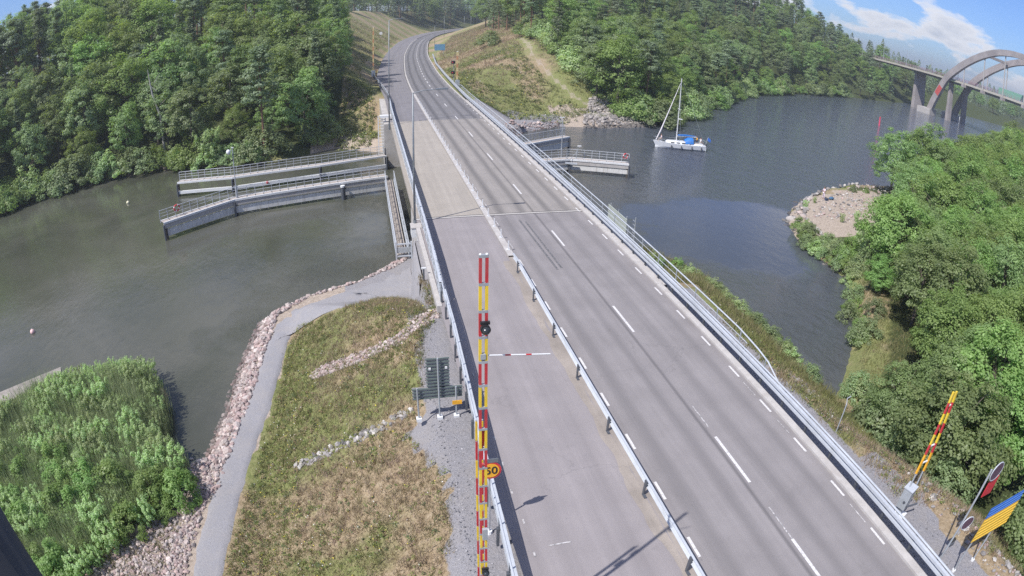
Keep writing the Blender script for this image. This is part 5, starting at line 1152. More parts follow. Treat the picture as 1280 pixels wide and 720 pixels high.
# right hill wood
CLEAR_R = [[(560, 60), (600, 38), (655, 36), (668, 46), (700, 78), (745, 122), (790, 148), (815, 163), (640, 215), (560, 150)], [(450, 25), (600, 20), (600, 120), (450, 150)]]
LR = {'dec': 'broadleaf tree among many in the wood covering the right far hill', 'pin': 'pine among many on the upper slope of the right far hill', 'spr': 'dark spruce among the trees of the right far hill'}
def right(u, v, d):
    if d < 1.5: return False
    z = hz(u, v); x, y = proj((u, v, z+8))
    if x > 1300 or x < 600: return False
    deep = sstep(15, 45, d); f = rng.uniform(); k = 'dec' if f > .15+.6*deep else ('pin' if rng.uniform() < .68 else 'spr')
    H = rng.uniform(11, 16) if d > 7 else rng.uniform(6, 11)
    if k != 'dec': H = rng.uniform(13, 18)
    key = k+str(rng.integers({'dec': 4, 'pin': 3, 'spr': 2}[k])); R = PROTO[key][4]*H/PROTO[key][3]
    if blocked(u, v, z, H, R*.9, CLEAR_R): return False
    # nothing may stand in the deck of the arch bridge
    q = Vector((u, v, 0))-AB; a_, o_ = q.dot(ad), q.dot(an)
    if -8 < o_ < 29 and a_ > -110: return False
    plant(key, u, v, H, LR[k], 'trees of the right hill', rng.uniform(.95, 1.3))
nR = scatter([(52, 112), (46, 128), (42, 150), (42, 185), (44, 240), (56, 285), (150, 300), (300, 300), (330, 258), (258, 230), (165, 199), (117, 172), (80, 134), (66, 121)], lambda u, v: 4.6 if v < 165 else 6.6, 330, right, 9000, 3)
# bank below and beyond the arch bridge
def beyond(u, v, d):
    if d < 1: return False
    q = Vector((u, v, 0))-AB; a_, o_ = q.dot(ad), q.dot(an)
    H = rng.uniform(11, 16)
    if -8 < o_ < 29: H = min(H, 12.5-hz(u, v))
    if H < 3.5: return False
    key = ('dec0', 'dec1', 'dec2', 'dec3', 'spr0')[rng.integers(5)]; plant(key, u, v, H, 'tree of the low wood under and behind the arch bridge', 'trees behind the arch bridge', 1.3)
nB = scatter([(256, 233), (300, 262), (330, 259), (520, 238), (900, 232), (900, 420), (330, 330), (260, 300)], 9, 130, beyond, 3000, 4)
# foreground right wood
CLEAR_F = [[(930, 300), (1003, 312), (1040, 338), (1066, 345), (1068, 440), (1050, 500), (940, 420)], [(980, 225), (1090, 225), (1112, 246), (1100, 285), (1060, 300), (1010, 292), (985, 280)],
  [(900, 60), (1083, 100), (1083, 225), (900, 300)], [(1185, 60), (1300, 60), (1300, 125), (1195, 172)], [(1085, 60), (1300, 60), (1300, 125), (1190, 160), (1190, 172), (1085, 128)],
  [(1085, 195), (1118, 215), (1112, 240), (1085, 232)],
  [(700, 340), (1050, 518), (1130, 566), (1158, 615), (1235, 612), (1290, 612), (1290, 730), (700, 730)],
  [(1066, 380), (1130, 380), (1135, 470), (1060, 475)], [(1100, 560), (1130, 560), (1150, 640), (1110, 640)]]
def nearright(u, v, d):
    z = hz(u, v); dist = hypot(u, v); H = rng.uniform(5.5, 8.5)+.045*max(0, dist-45)
    H *= .55 if d < 2.5 else 1
    for tr_ in range(4):
        key = 'near%d' % rng.integers(3); R = 2.9*H/8
        if not blocked(u, v, z, H, R, CLEAR_F): break
        H *= .72
    else: return False
    if H < 1.8: return False
    if H < 3.2: plant('bush%d' % rng.integers(3), u, v, H, 'leafy shrub at the edge of the right foreground wood', 'shrubs of the right foreground', 1.1)
    else: plant(key, u, v, H, 'leafy tree in the dense wood along the right side of the picture', 'trees of the right foreground wood', rng.uniform(1.0, 1.25))
nF = scatter([(24, 4), (25, 14), (27.5, 20), (30, 24.5), (34, 28), (42, 36), (46, 44), (47, 54), (60, 62), (84, 71.5), (95, 72), (140, 83), (210, 106), (210, 60), (90, 20), (60, 4), (26, 2)], lambda u, v: 3.1 if hypot(u, v) < 75 else 4.6, 280, nearright, 6000, 5)
# named single trees
p = at(1150, 235, -4.6); plant('dec0', p[0], p[1], 12.5, 'tall dark broadleaf tree overhanging the water behind the rocky point', None, 1.0, z=-5)
p = at(1262, 190, -4.6); plant('dec2', p[0], p[1], 12.5, 'big light green tree at the right edge below the arch bridge', None, 1.0, z=-5)
# shrubs along the shores
def strip(pts, n, key, Hr, label, group, seed, off=1.2):
    r = np.random.default_rng(seed); R, T = resample([(a, b_, 0) for a, b_ in pts], 1.0)
    for i in np.linspace(0, len(R)-1, n).astype(int):
        u, v = R[i][0]+r.uniform(-off, off), R[i][1]+r.uniform(-off, off); plant(key+str(r.integers(3)), u, v, r.uniform(*Hr), label, group, r.uniform(1, 1.4), z=max(hz(u, v), WZ+.05))
strip([(-16, 96), (-24, 97.4), (-33, 99.3), (-43, 99.2), (-56.7, 94.8), (-64.5, 88), (-80, 81)], 34, 'bush', (2.2, 5), 'shrub leaning over the water along the left shore', 'shrubs of the left shore', 8)
plant('wil0', -25.5, 97.3, 6.5, 'pale grey-green willow on the left shore beside the guide pier end', None, 1.0, z=-6.2); plant('bush1', -30, 98.5, 4.2, 'bright yellow-green shrub at the left shoreline left of the pale willow', None, 1.2, z=-6.2)
strip([(57, 114.5), (66, 123.5), (80.4, 136.2), (97, 153.8), (117, 175), (140, 189), (165, 202), (209, 220)], 44, 'bush', (2.5, 6), 'shrub at the waterline of the right far shore', 'shrubs of the right far shore', 9, .8)
CLEAR_S = [[(985, 284), (990, 262), (1030, 243), (1060, 236), (1108, 240), (1110, 272), (1085, 286), (1048, 292), (1010, 299)]]
_r = np.random.default_rng(10); _P = [(1003, 304), (1045, 298), (1090, 288), (1125, 262), (1150, 300), (1172, 372), (1110, 350), (1060, 330), (1015, 318)]; _n = 0
while _n < 85:
    x, y = _r.uniform(1000, 1172), _r.uniform(262, 372)
    if not inpoly(x, y, _P): continue
    p = ground(x, y); H = _r.uniform(.9, 2.6) if x < 1090 else _r.uniform(2, 4)
    for _k in range(4):
        if not blocked(p[0], p[1], p[2], H, H*.7, CLEAR_S): break
        H *= .7
    _n += 1
    if H > .5: plant('bush%d' % _r.integers(3), p[0], p[1], H, 'leafy low shrub on the near side of the rocky point', 'shrubs of the rocky point', 1.0)
for (x, y, H, k) in ((1052, 320-42, 1.3, 'wil0'), (1070, 277, 1.6, 'wil1'), (1006, 262, 1.4, 'wil0'), (1018, 254, 1.0, 'wil1'), (1066, 240, 1.2, 'bush0'), (1082, 241, 1.0, 'bush1')):
    p = ground(x, y); plant(k, p[0], p[1], H, 'isolated tufted shrub on the bare ground of the rocky point', 'tufted shrubs on the rocky point', .8)
strip([(28.0, 22.5), (27.6, 17), (26.5, 12)], 14, 'bush', (1.4, 2.6), 'shrub at the foot of the right road bank', 'shrubs below the right road bank', 13, 1.0)
strip([(24.6, 25), (25.2, 33), (25.6, 40), (24.6, 46)], 22, 'bush', (.7, 1.2), 'knee-high green shrub on the right road bank', 'shrubs on the right road bank', 14, .9)
p = ground(612, 58); plant('bush0', p[0], p[1], 4.5, 'single round green bush on the dry grass of the right hill', None, 1.3)
strip([(55.5, 115.5), (52.5, 122), (48.5, 132), (46.5, 145), (45.5, 160), (46, 178)], 34, 'bush', (3, 5.5), 'rounded shrub along the wood edge above the dry grass hill', 'shrubs along the right wood edge', 18, 1.2)
strip([(-8.0, 101), (-9.5, 112), (-11.5, 128), (-14, 150)], 20, 'bush', (3, 6), 'shrub along the edge of the left wood beside the open slope', 'shrubs along the left wood edge', 19, 1.0)
strip([(36.5, 30.5), (41, 35), (45, 41), (47, 47)], 16, 'bush', (.8, 1.8), 'shrub beside the small inlet on its lawn side', 'shrubs beside the inlet', 20, 1.6)
# bottom left willows and bank shrubs
BL = [(2, 520), (75, 475), (120, 455), (190, 450), (205, 480), (190, 550), (240, 590), (225, 615), (170, 650), (120, 690), (95, 730), (0, 730)]
strip([(44.6, 41.5), (45.2, 45), (45.4, 50), (48, 54)], 20, 'bush', (.8, 1.7), 'low shrub on the steep bank below the rocky point', 'shrubs on the bank of the point', 27, .7)
BLC = [[(203, 430), (207, 545), (244, 588), (240, 620), (120, 708), (92, 735), (700, 735), (700, 400)], [(0, 400), (0, 505), (66, 462), (180, 438), (210, 400)]]
def lowleft(u, v, d):
    z = max(hz(u, v), WZ+.05); x, y = proj((u, v, z+.5)); green = y > 575+60*float(vn(u, v, 4, 51)-.5)
    H = rng.uniform(1.2, 2.3) if not green else rng.uniform(1.0, 2.2); k = 'fre' if green and rng.uniform() < .5 else 'wil'
    for q in range(4):
        if not blocked(u, v, z, H, H*(.62 if k == 'fre' else .45), BLC): break
        H *= .75
    else: return False
    if x < -60 or y > 800 or y < 440: return False
    plant(k+str(rng.integers(2)), u, v, H, 'wispy grey-green willow in the thicket beside the lower left water' if k == 'wil' else 'bright green broad-leaved shrub in the thicket at the lower left', 'thicket at the lower left', 1.05, z=z)
nK = scatter([(-45, 10), (-8, 10), (-8, 30), (-13, 38), (-32, 38), (-45, 28)], .95, 290, lowleft, 9000, 6)

# far-end wood: single trees facing the bend
LF = 'distant tree in the dark wood closing the far end of the road'
def farend(u, v, d):
    off = float(road_uv(u, v))
    if -24 < off < 12: return False
    x, y = proj((u, v, hz(u, v)+8))
    if x < 425 or x > 700: return False
    k = ('dec', 'pin', 'spr')[rng.integers(3)]; H = rng.uniform(15, 21); key = k+str(rng.integers({'dec': 4, 'pin': 3, 'spr': 2}[k]))
    if blocked(u, v, hz(u, v), H*.6, 2, [[(446, 32), (540, 40), (585, 38), (660, 34), (668, 60), (446, 90)]]): return False
    plant(key, u, v, H, LF, 'trees of the far-end wood', 1.25)
nE = scatter([(-60, 335), (-12, 335), (4, 420), (60, 480), (100, 440), (70, 310), (130, 330), (190, 450), (160, 620), (-60, 560)], 7.5, 150, farend, 4000, 16)

# trees that nothing of can be seen are taken out again
def cull():
    D = [(t, u, v, z, H, R) for (t, u, v, z, H, R, g) in PLACED]; cam0 = np.array([0, 0, CAM_H]); n = len(D)
    Cn = np.array([[u, v, z+H*.58] for t, u, v, z, H, R in D]); Rd = np.array([[R*.85, R*.85, H*.40] for t, u, v, z, H, R in D]); fi = np.arange(24)+.5
    ph = np.arccos(1-1.3*fi/24); th = pi*(1+5**.5)*fi; S = np.stack([np.cos(th)*np.sin(ph), np.sin(th)*np.sin(ph), np.cos(ph)], 1); gone = 0
    for i in range(n):
        P = Cn[i]+S*Rd[i]*1.15; d = P-cam0; L = np.linalg.norm(d, axis=1); d /= L[:, None]; k = (np.linalg.norm(Cn-cam0, axis=1) < np.linalg.norm(Cn[i]-cam0)); k[i] = False
        inf = [(-25 < q[0] < 1305 and -25 < q[1] < 745) for q in (proj(p) for p in P[::3])]; vis = False
        if any(inf):
            o = (cam0-Cn[k])/(Rd[k]*.88); dd = d[:, None, :]/(Rd[k]*.88)[None]; a = (dd**2).sum(2); b_ = (dd*o[None]).sum(2); c_ = (o**2).sum(1)[None]-1
            hit = ((b_*b_-a*c_) > 0).any(1) if k.any() else np.zeros(24, bool); vis = (~hit).sum() >= 1
        if not vis:
            t = D[i][0]
            for ch in list(t.children): bpy.data.objects.remove(ch)
            bpy.data.objects.remove(t); PLACED[i] = None; gone += 1
    return gone
nG = cull()
def words(g, x, y, z, H, d, kind):
    size = 'tall' if H > 14.5 else ('middling' if H > 9 else 'low')
    if g == 'trees of the left wood':
        row = 'at the waterline' if d < 8 else ('midway up the bank' if d < 28 else 'high at the back')
        side = 'near the picture edge' if x < 110 else ('left of the pier ends' if x < 225 else ('behind the left guide piers' if x < 345 else 'beside the open cut slope'))
        return f'{size} {kind} {row} of the left wood, {side}'
    if g == 'trees of the right hill':
        row = 'at the waterline' if d < 8 else ('on the lower slope' if d < 28 else 'high on the ridge')
        side = 'beside the dry hill' if x < 740 else ('behind the sailing boat' if x < 900 else ('beyond the open lake' if x < 1040 else 'near the arch bridge'))
        return f'{size} {kind} {row} of the right hill, {side}'
    if g == 'trees of the right foreground wood':
        side = 'behind the rocky point' if y < 260 else ('right of the small inlet' if y < 430 else 'behind the short barrier')
        col_ = 'at the right picture edge' if x > 1210 else ('in the middle of the wood' if x > 1120 else 'at the edge of the wood')
        return f'{size} leafy {kind} {side}, {col_}' + (', shoreward' if d < 9 else '')
    if g == 'thicket at the lower left':
        a_ = 'nearest the concrete jetty' if x < 90 and y < 560 else ('beside the shallow bay' if x > 160 else ('next to the dark mast' if x < 90 else 'in the middle of the thicket'))
        b_ = 'at the back' if y < 510 else ('half-way down' if y < 600 else 'towards the bottom edge')
        return f'{"short" if H < 1.5 else "taller"} {kind} {a_}, {b_}'
    if g == 'trees of the far-end wood':
        return f'distant {size} {kind} closing the far end of the road, ' + ('left of the bend' if x < 540 else ('straight above the bend' if x < 600 else 'right of the bend'))
    if g == 'trees behind the arch bridge': return f'{size} {kind} behind the arch bridge, ' + ('left of its pillar' if x < 1125 else ('between pillar and arch foot' if x < 1200 else 'under the arches'))
    if g == 'shrubs of the right far shore': return f'{size} waterline {kind} on the right far shore, ' + ('beside the rock bank' if x < 830 else ('behind the sailing boat' if x < 930 else ('beyond the open lake' if x < 1040 else 'close to the arch bridge')))
    if g == 'shrubs of the rocky point': return f'{size} leafy {kind} below the rocky point, ' + ('at its tip' if x < 1050 else ('under its bare top' if x < 1110 else 'towards the wood'))
    if g == 'shrubs along the right wood edge': return f'{size} rounded {kind} on the wood edge above the dry hill, ' + ('at its top' if y < 75 else ('half-way' if y < 115 else 'near the shore'))
    if g == 'shrubs of the left shore': return f'{size} {kind} leaning over the left water, ' + ('near the picture edge' if x < 110 else ('left of the pier ends' if x < 225 else 'behind the guide piers'))
    return None
for q in PLACED:
    if q is None: continue
    t, u, v, z, H, R, g = q; x, y = proj((u, v, z+H*.7)); d = float(seg_dist(np.array([u]), np.array([v]), WATER)[0]); s_ = words(g, x, y, z, H, d, t.name.split('.')[0].replace('_', ' '))
    if s_: t['label'] = s_

# ---------------------------------------------------------------- far woods, joined
def mass(name, pts, label, leaf=.9, per=170, mat=needle):
    Vs = []; Fs = []; As = []; b0 = 0; r = np.random.default_rng(33)
    for (u, v, z, H, R) in pts:
        f = r.uniform(0, 1, per); a = r.uniform(0, 2*pi, per); rr = R*(1-f)**.6*r.uniform(.5, 1, per); P = np.stack([u+rr*np.cos(a), v+rr*np.sin(a), z+1+(H-1)*f], 1)
        N = unit(np.stack([np.cos(a), np.sin(a), np.full(per, .6)], 1)+r.normal(size=(per, 3))*.4); V, F = leaf_quads(P, N, leaf*r.uniform(.7, 1.6, per), r)
        tn = np.repeat(np.clip(r.uniform(.1, .9)+r.normal(size=per)*.15, 0, 1), 4); Vs.append(V); Fs.append(F+b0); b0 += len(V); As.append(np.stack([tn]*3+[np.ones_like(tn)], 1))
    me = npmesh(name, np.concatenate(Vs), np.concatenate(Fs), mat, {'tone': np.concatenate(As)}); o = link(bpy.data.objects.new(name, me)); tag(o, label, kind='stuff'); return o
r = np.random.default_rng(44); pts = []
while len(pts) < 700:
    v = r.uniform(300, 620); u = r.uniform(-170, 330)
    off = float(road_uv(u, v)); 
    if -26 < off < 14 or (v < 430 and off > 0 and u < 90 and v > 380 and off < 40): continue
    if v < 425 and off < 0 and off > -70: continue
    if v < 420 and off > 0 and u < 60+(v-300)*.3: continue
    pts.append((u, v, hz(u, v), r.uniform(14, 20), r.uniform(3, 4.5)))
mass('far_wood', pts, 'distant dark wood behind the far end of the road')
pts = [(u, v, float(hz(u, v)), r.uniform(9, 14), r.uniform(3.5, 6)) for u, v in zip(r.uniform(150, 1400, 420), r.uniform(262, 520, 420)) if u > 300 or v > 300]
pts += [(u, v, 0, r.uniform(10, 15), r.uniform(4, 6)) for u, v in zip(r.uniform(-420, -120, 220), r.uniform(70, 320, 220)) if not inpoly(u, v, WATER)]
pts = [(a, b_, max(hz(a, b_), -6), d_, e) for a, b_, c_, d_, e in pts]
mass('distant_wood', pts, 'low distant woods closing the lake on the horizon', leaf=1.1)

# ---------------------------------------------------------------- grass, reeds and stones
def blades(name, poly, n, hr, wd, colf, label, per=9, spread=.16, clear=None, seed=1, mask=None, lean=.35):
    r = np.random.default_rng(seed); P = np.array(poly); lo, hi = P.min(0), P.max(0); U = r.uniform(lo[0], hi[0], n*5); V = r.uniform(lo[1], hi[1], n*5)
    ok = inside(U, V, poly)
    if mask is not None: ok &= mask(U, V, r)
    U, V = U[ok][:n], V[ok][:n]; Z = height(U, V); ok = Z > WZ-.35; U, V, Z = U[ok], V[ok], np.maximum(Z[ok], WZ-.1); n = len(U)
    col = colf(U, V, r); hs = r.uniform(*hr, n)
    u = np.repeat(U, per)+r.normal(size=n*per)*spread; v = np.repeat(V, per)+r.normal(size=n*per)*spread; z = np.repeat(Z, per)-.04
    h = np.repeat(hs, per)*r.uniform(.5, 1.1, n*per); a = r.uniform(0, 2*pi, n*per); w_ = wd*r.uniform(.6, 1.4, n*per); la = r.uniform(0, 2*pi, n*per); ll = h*r.uniform(.05, lean*2, n*per)
    A = np.stack([u-np.cos(a)*w_/2, v-np.sin(a)*w_/2, z], 1); B = np.stack([u+np.cos(a)*w_/2, v+np.sin(a)*w_/2, z], 1)
    Cc = np.stack([u+np.cos(la)*ll, v+np.sin(la)*ll, z+h], 1); Vx = np.stack([A, B, Cc], 1).reshape(-1, 3); F = np.arange(len(Vx)).reshape(-1, 3)
    c = np.repeat(col, per, 0)*r.uniform(.75, 1.25, (n*per, 1)); c = np.repeat(c, 3, 0); c = np.concatenate([c, np.ones((len(c), 1))], 1)
    o = link(bpy.data.objects.new(name, npmesh(name, Vx, F, blade, {'tone': c}))); tag(o, label, kind='stuff'); return o
GRN, LUSH, DRY, PALE, PINK = [np.array(c) for c in ((.16, .175, .065), (.24, .25, .095), (.29, .225, .12), (.42, .36, .25), (.36, .27, .225))]
def colmix(gfun):
    def f(U, V, r):
        g = np.clip(gfun(U, V)+r.normal(size=len(U))*.18, 0, 1)[:, None]; k = r.uniform(0, 1, (len(U), 1)); p_ = r.uniform(0, 1, (len(U), 1)) < .35
        dry = np.where(p_, PINK, DRY*(1-k)+PALE*k); gr = GRN*(1-k)+LUSH*k; return dry*(1-g)+gr*g
    return f
T1 = gpoly([(552, 366), (525, 356), (484, 372), (430, 388), (374, 408), (360, 440), (343, 515), (315, 596), (286, 700), (282, 728), (560, 728), (566, 640), (556, 592), (512, 550), (528, 510), (530, 420), (548, 398)])
def band(U, V, pts, w_): return seg_dist(U, V, [tuple(ground(*q)[:2]) for q in pts], False) < w_
strip1 = [(550, 392), (500, 425), (450, 450), (398, 468)]; strip2 = [(505, 520), (470, 540), (420, 562), (375, 582)]
def g1(U, V): 
    s = vn(U, V, 3.2, 61); return np.clip(sstep(.42, .66, s*.5+.5*vn(U, V, .8, 66)+.06*sstep(22, 36, V)-.10*sstep(20, 15, V)*sstep(-5.5, -3.5, U)+.22*sstep(-3.0, -5.2, U)-.03), 0, 1)*.9
blades('bank_grass', T1, 7500, (.08, .40), .028, colmix(g1), 'mixed green and dry straw grass on the bank left of the road', 12, .13, seed=3, mask=lambda U, V, r: ~(band(U, V, strip1, .5) | band(U, V, strip2, .35)) | (r.uniform(size=len(U)) < .35))
T2 = gpoly([(814, 320), (870, 350), (930, 398), (985, 455), (1050, 515), (1120, 562), (1165, 610), (1250, 640), (1290, 690), (1290, 728), (1235, 700), (1185, 640), (1120, 625), (1060, 560), (985, 490), (900, 400), (845, 345)])
blades('verge_grass', T2, 3600, (.12, .5), .04, colmix(lambda U, V: sstep(.35, .6, vn(U, V, 3, 62)+.45*sstep(14, 26, V)+.1*sstep(21, 24, U)-.18)), 'tall green and straw-coloured grass on the bank right of the road', 10, .16, seed=4)
T2b = [(20.5, 36), (19.6, 50), (25, 49.5), (27.2, 44), (27.8, 36), (27, 30), (26.8, 22), (22.5, 22)]
blades('bank_grass', T2b, 2600, (.25, .8), .05, colmix(lambda U, V: .55+.45*vn(U, V, 2, 65)), 'lush waterside grass under the right handrail', 10, .2, seed=14)
T3 = [(18.5, 124), (19, 150), (21, 178), (28, 230), (40, 290), (62, 300), (60, 230), (49, 175), (47, 150), (50, 130), (55, 117), (44, 114), (30, 112), (21, 113)]
def notroad(U, V, r): return (road_uv(U, V) > 5.6)
trk = [tuple(ground(x, y)[:2]) for x, y in ((652, 48), (665, 70), (690, 98), (722, 125), (752, 142), (775, 152))]
blades('hill_grass', T3, 11000, (.25, .75), .11, colmix(lambda U, V: sstep(.40, .62, vn(U, V, 7, 63)*.8+.42*sstep(152, 128, V)*sstep(46, 36, U-(150-V)*.35)-.12)), 'dry grass and green weeds on the hill right of the far road', 6, .35, seed=5, mask=lambda U, V, r: notroad(U, V, r) & (seg_dist(U, V, trk, False) > 1.4) & ((seg_dist(U, V, WATER) > 7) | (r.uniform(size=len(U)) < .25)))
T4 = [(1.5, 112), (0.5, 135), (-1, 150), (2, 200), (8, 260), (18, 330), (-6, 330), (-20, 260), (-12, 190), (-6, 150), (-4, 118), (-3, 100), (2, 100)]
blades('slope_grass', T4, 6500, (.2, .7), .12, lambda U, V, r: (np.array([.46, .42, .24])*(k := sstep(.55, .8, stripes(U, V)*sstep(140, 155, V)+r.normal(size=len(U))*.12)[:, None])+np.array([.20, .22, .085])*(1-k))*r.uniform(.8, 1.15, (len(U), 1)), 'striped mown grass on the cut slope left of the far road', 6, .35, seed=6)
blades('lawn_grass', [(29, 23), (34, 28), (41, 35.5), (45, 41), (45.5, 46), (54, 50), (54, 36), (40, 20)], 3800, (.1, .4), .06, colmix(lambda U, V: .6+.5*vn(U, V, 4, 67)), 'green grass on the slope beside the small inlet', 8, .22, seed=24)
blades('path_weeds', gpoly([(346, 402), (371, 406), (351, 470), (326, 548), (298, 640), (280, 726), (240, 726), (270, 600), (306, 510), (332, 430)]), 330, (.05, .16), .03, colmix(lambda U, V: .6+0*U), 'sparse weeds on the gravel path', 7, .12, seed=25, mask=lambda U, V, r: (vn(U, V, 1.5, 68) > .62) | (r.uniform(size=len(U)) < .06))
# reeds, lower left
def ringmask(U, V, r): return np.ones(len(U), bool)
T5 = [tuple(at(x, y, -5.6)[:2]) for x, y in ((50, 498), (120, 492), (190, 476), (206, 500), (204, 560), (238, 592), (215, 622), (130, 690), (96, 728), (40, 728), (0, 640), (0, 540))]
blades('reeds', T5, 7200, (.9, 2.3), .042, lambda U, V, r: (np.array([.22, .29, .13])*(1-(k := r.uniform(0, 1, (len(U), 1))))+np.array([.42, .47, .27])*k), 'tall pale green reeds at the edge of the left water', 8, .22, seed=7, lean=.12)
T6 = gpoly([(245, 605), (225, 660), (200, 728), (100, 728), (160, 660), (215, 615)])
blades('scrub_grass', T6, 420, (.1, .35), .04, colmix(g1), 'thin grass between the stones at the lower left', 9, .12, seed=8)
# weeds and flowers on the bank, small leaf faces
def weeds(name, poly, n, label, seed, cols, hr=(.1, .34), mask=None):
    r = np.random.default_rng(seed); P = np.array(poly); lo, hi = P.min(0), P.max(0); U = r.uniform(lo[0], hi[0], n*8); V = r.uniform(lo[1], hi[1], n*8); ok = inside(U, V, poly)
    if mask is not None: ok &= mask(U, V, r)
    U, V = U[ok][:n], V[ok][:n]; n = len(U); Z = height(U, V); per = 16; hh = r.uniform(*hr, n); rad = hh*r.uniform(.5, 1.0, n)
    o = r.normal(size=(n, per, 3)); o /= np.linalg.norm(o, axis=2)[:, :, None]; o *= r.uniform(.3, 1, (n, per, 1)); P3 = np.stack([U, V, Z+hh*.5], 1)[:, None]+o*np.stack([rad, rad, hh*.5], 1)[:, None]
    P3 = P3.reshape(-1, 3); N = unit(o.reshape(-1, 3)*.5+[0, 0, .8]+r.normal(size=P3.shape)*.3); Vx, F = leaf_quads(P3, N, r.uniform(.04, .10, len(P3))*(1 if hr[1] < .5 else 3.2), r)
    cl = np.array(cols)[r.integers(len(cols), size=n)]; c = np.repeat(cl, per, 0)*r.uniform(.75, 1.25, (n*per, 1)); fl = r.uniform(size=n*per) < .035; c[fl] = np.where(r.uniform(size=(fl.sum(), 1)) < .5, np.array([[.75, .65, .12]]), np.array([[.75, .74, .68]]))
    c = np.concatenate([np.repeat(c, 4, 0), np.ones((n*per*4, 1))], 1); o_ = link(bpy.data.objects.new(name, npmesh(name, Vx, F, blade, {'tone': c}))); tag(o_, label, kind='stuff'); return o_
WC = [(.17, .22, .07), (.24, .28, .09), (.13, .17, .08), (.30, .31, .13), (.34, .27, .17), (.28, .20, .13)]
weeds('bank_weeds', T1, 2600, 'leafy weeds and small flowers on the bank left of the road', 41, WC, mask=lambda U, V, r: r.uniform(size=len(U)) < .25+.75*g1(U, V))
weeds('verge_weeds', T2, 1500, 'leafy weeds on the bank right of the road', 42, WC); weeds('hill_weeds', T3, 2200, 'green weed clumps on the lower half of the right hill', 43, WC[:4], (.4, 1.1), mask=lambda U, V, r: (road_uv(U, V) > 6) & (V < 158) & (seg_dist(U, V, TRK, False) > 2) & (vn(U, V, 7, 63) > .42))
weeds('slope_weeds', [(-5, 97), (-4, 118), (-3, 128), (1.5, 128), (2, 104), (1.5, 99)], 700, 'yellow-green weeds on the slope left of the far bridge end', 44, WC[:4], (.3, .9))
# broken stone
ICO = None
def icosa():
    t = (1+5**.5)/2; v = np.array([(-1, t, 0), (1, t, 0), (-1, -t, 0), (1, -t, 0), (0, -1, t), (0, 1, t), (0, -1, -t), (0, 1, -t), (t, 0, -1), (t, 0, 1), (-t, 0, -1), (-t, 0, 1)])/hypot(1, t)
    f = np.array([(0, 11, 5), (0, 5, 1), (0, 1, 7), (0, 7, 10), (0, 10, 11), (1, 5, 9), (5, 11, 4), (11, 10, 2), (10, 7, 6), (7, 1, 8), (3, 9, 4), (3, 4, 2), (3, 2, 6), (3, 6, 8), (3, 8, 9), (4, 9, 5), (2, 4, 11), (6, 2, 10), (8, 6, 7), (9, 8, 1)]); return v, f
def stones(name, poly, n, sr, label, cols, seed, mask=None, zoff=0.3):
    mult = 6 if mask is None else 60
    r = np.random.default_rng(seed); P = np.array(poly); lo, hi = P.min(0), P.max(0); U = r.uniform(lo[0], hi[0], n*mult); V = r.uniform(lo[1], hi[1], n*mult); ok = inside(U, V, poly)
    if mask is not None: ok &= mask(U, V, r)
    U, V = U[ok][:n], V[ok][:n]; Z = height(U, V); n = len(U); iv, jf = icosa()
    S = sr[0]+(sr[1]*1.35-sr[0])*r.uniform(0, 1, n)**3.4; X = iv[None]*(1+r.uniform(-.28, .28, (n, 12, 1)))*(S[:, None, None]*r.uniform(.6, 1.15, (n, 1, 3))*[1, 1, .75])
    a = r.uniform(0, 2*pi, n); ca, sa = np.cos(a)[:, None], np.sin(a)[:, None]; X = np.stack([X[:, :, 0]*ca-X[:, :, 1]*sa, X[:, :, 0]*sa+X[:, :, 1]*ca, X[:, :, 2]], 2)
    X += np.stack([U, V, Z+S*zoff], 1)[:, None, :]; F = (jf[None]+12*np.arange(n)[:, None, None]).reshape(-1, 3); cl = np.array(cols)[r.integers(len(cols), size=n)]*r.uniform(.7, 1.2, (n, 1))*np.where(Z < WZ+.32, .5, 1.0)[:, None]
    c = np.repeat(np.concatenate([cl, np.ones((n, 1))], 1), 12, 0); o = link(bpy.data.objects.new(name, npmesh(name, X.reshape(-1, 3), F, stonem, {'tone': c}))); tag(o, label, kind='stuff'); return o
PK = [(.46, .35, .33), (.52, .44, .41), (.37, .29, .28), (.56, .49, .46), (.40, .35, .34)]; GY = [(.42, .40, .38), (.32, .30, .29), (.54, .51, .48), (.25, .24, .24)]
S1 = [(-10.9, 26.0), (-10.2, 31), (-9.9, 36.6), (-9.1, 43), (-6, 46), (-1.8, 47.9), (.3, 50.1), (2.4, 52.6), (3.4, 50.5), (1.8, 48.3), (-1, 46.2), (-5, 44.0), (-7.2, 41.5), (-7.6, 36.4), (-7.9, 31), (-8.6, 26), (-9.0, 22)]
stones('riprap', S1, 6500, (.05, .17), 'pink and grey broken stone lining the left water edge', PK, 1)
S2 = gpoly([(250, 575), (287, 560), (266, 605), (252, 650), (238, 700), (233, 728), (96, 728), (140, 690), (190, 640), (235, 605)])
stones('riprap', S2, 3800, (.035, .12), 'pinkish broken stone spread beside the gravel path at the lower left', PK, 2)
stones('stone_strip', T1, 1900, (.035, .11), 'pale pink stones laid in a strip down the grass bank', PK, 3, mask=lambda U, V, r: band(U, V, strip1, .5)); stones('stone_strip', T1, 420, (.05, .15), 'white and grey stones half hidden in the grass bank', GY, 4, mask=lambda U, V, r: band(U, V, strip2, .35))
S3 = [(40, 111), (44, 110.6), (55, 112.6), (57.5, 115), (53, 124), (49.5, 129), (46, 124), (42, 116)]
stones('rock_bank', S3, 3200, (.1, .42), 'blasted pale rock and rubble at the foot of the far right hill', [(.36, .33, .31), (.45, .41, .38), (.28, .26, .25)], 5)
S4 = [(44, 41), (44.0, 50), (47.2, 57.4), (51.6, 62.8), (57, 66.7), (63.5, 70.2), (71, 72.3), (80, 73), (80, 71), (70, 69.6), (62, 67), (55, 62), (50, 57), (47.4, 50), (46.6, 44)]
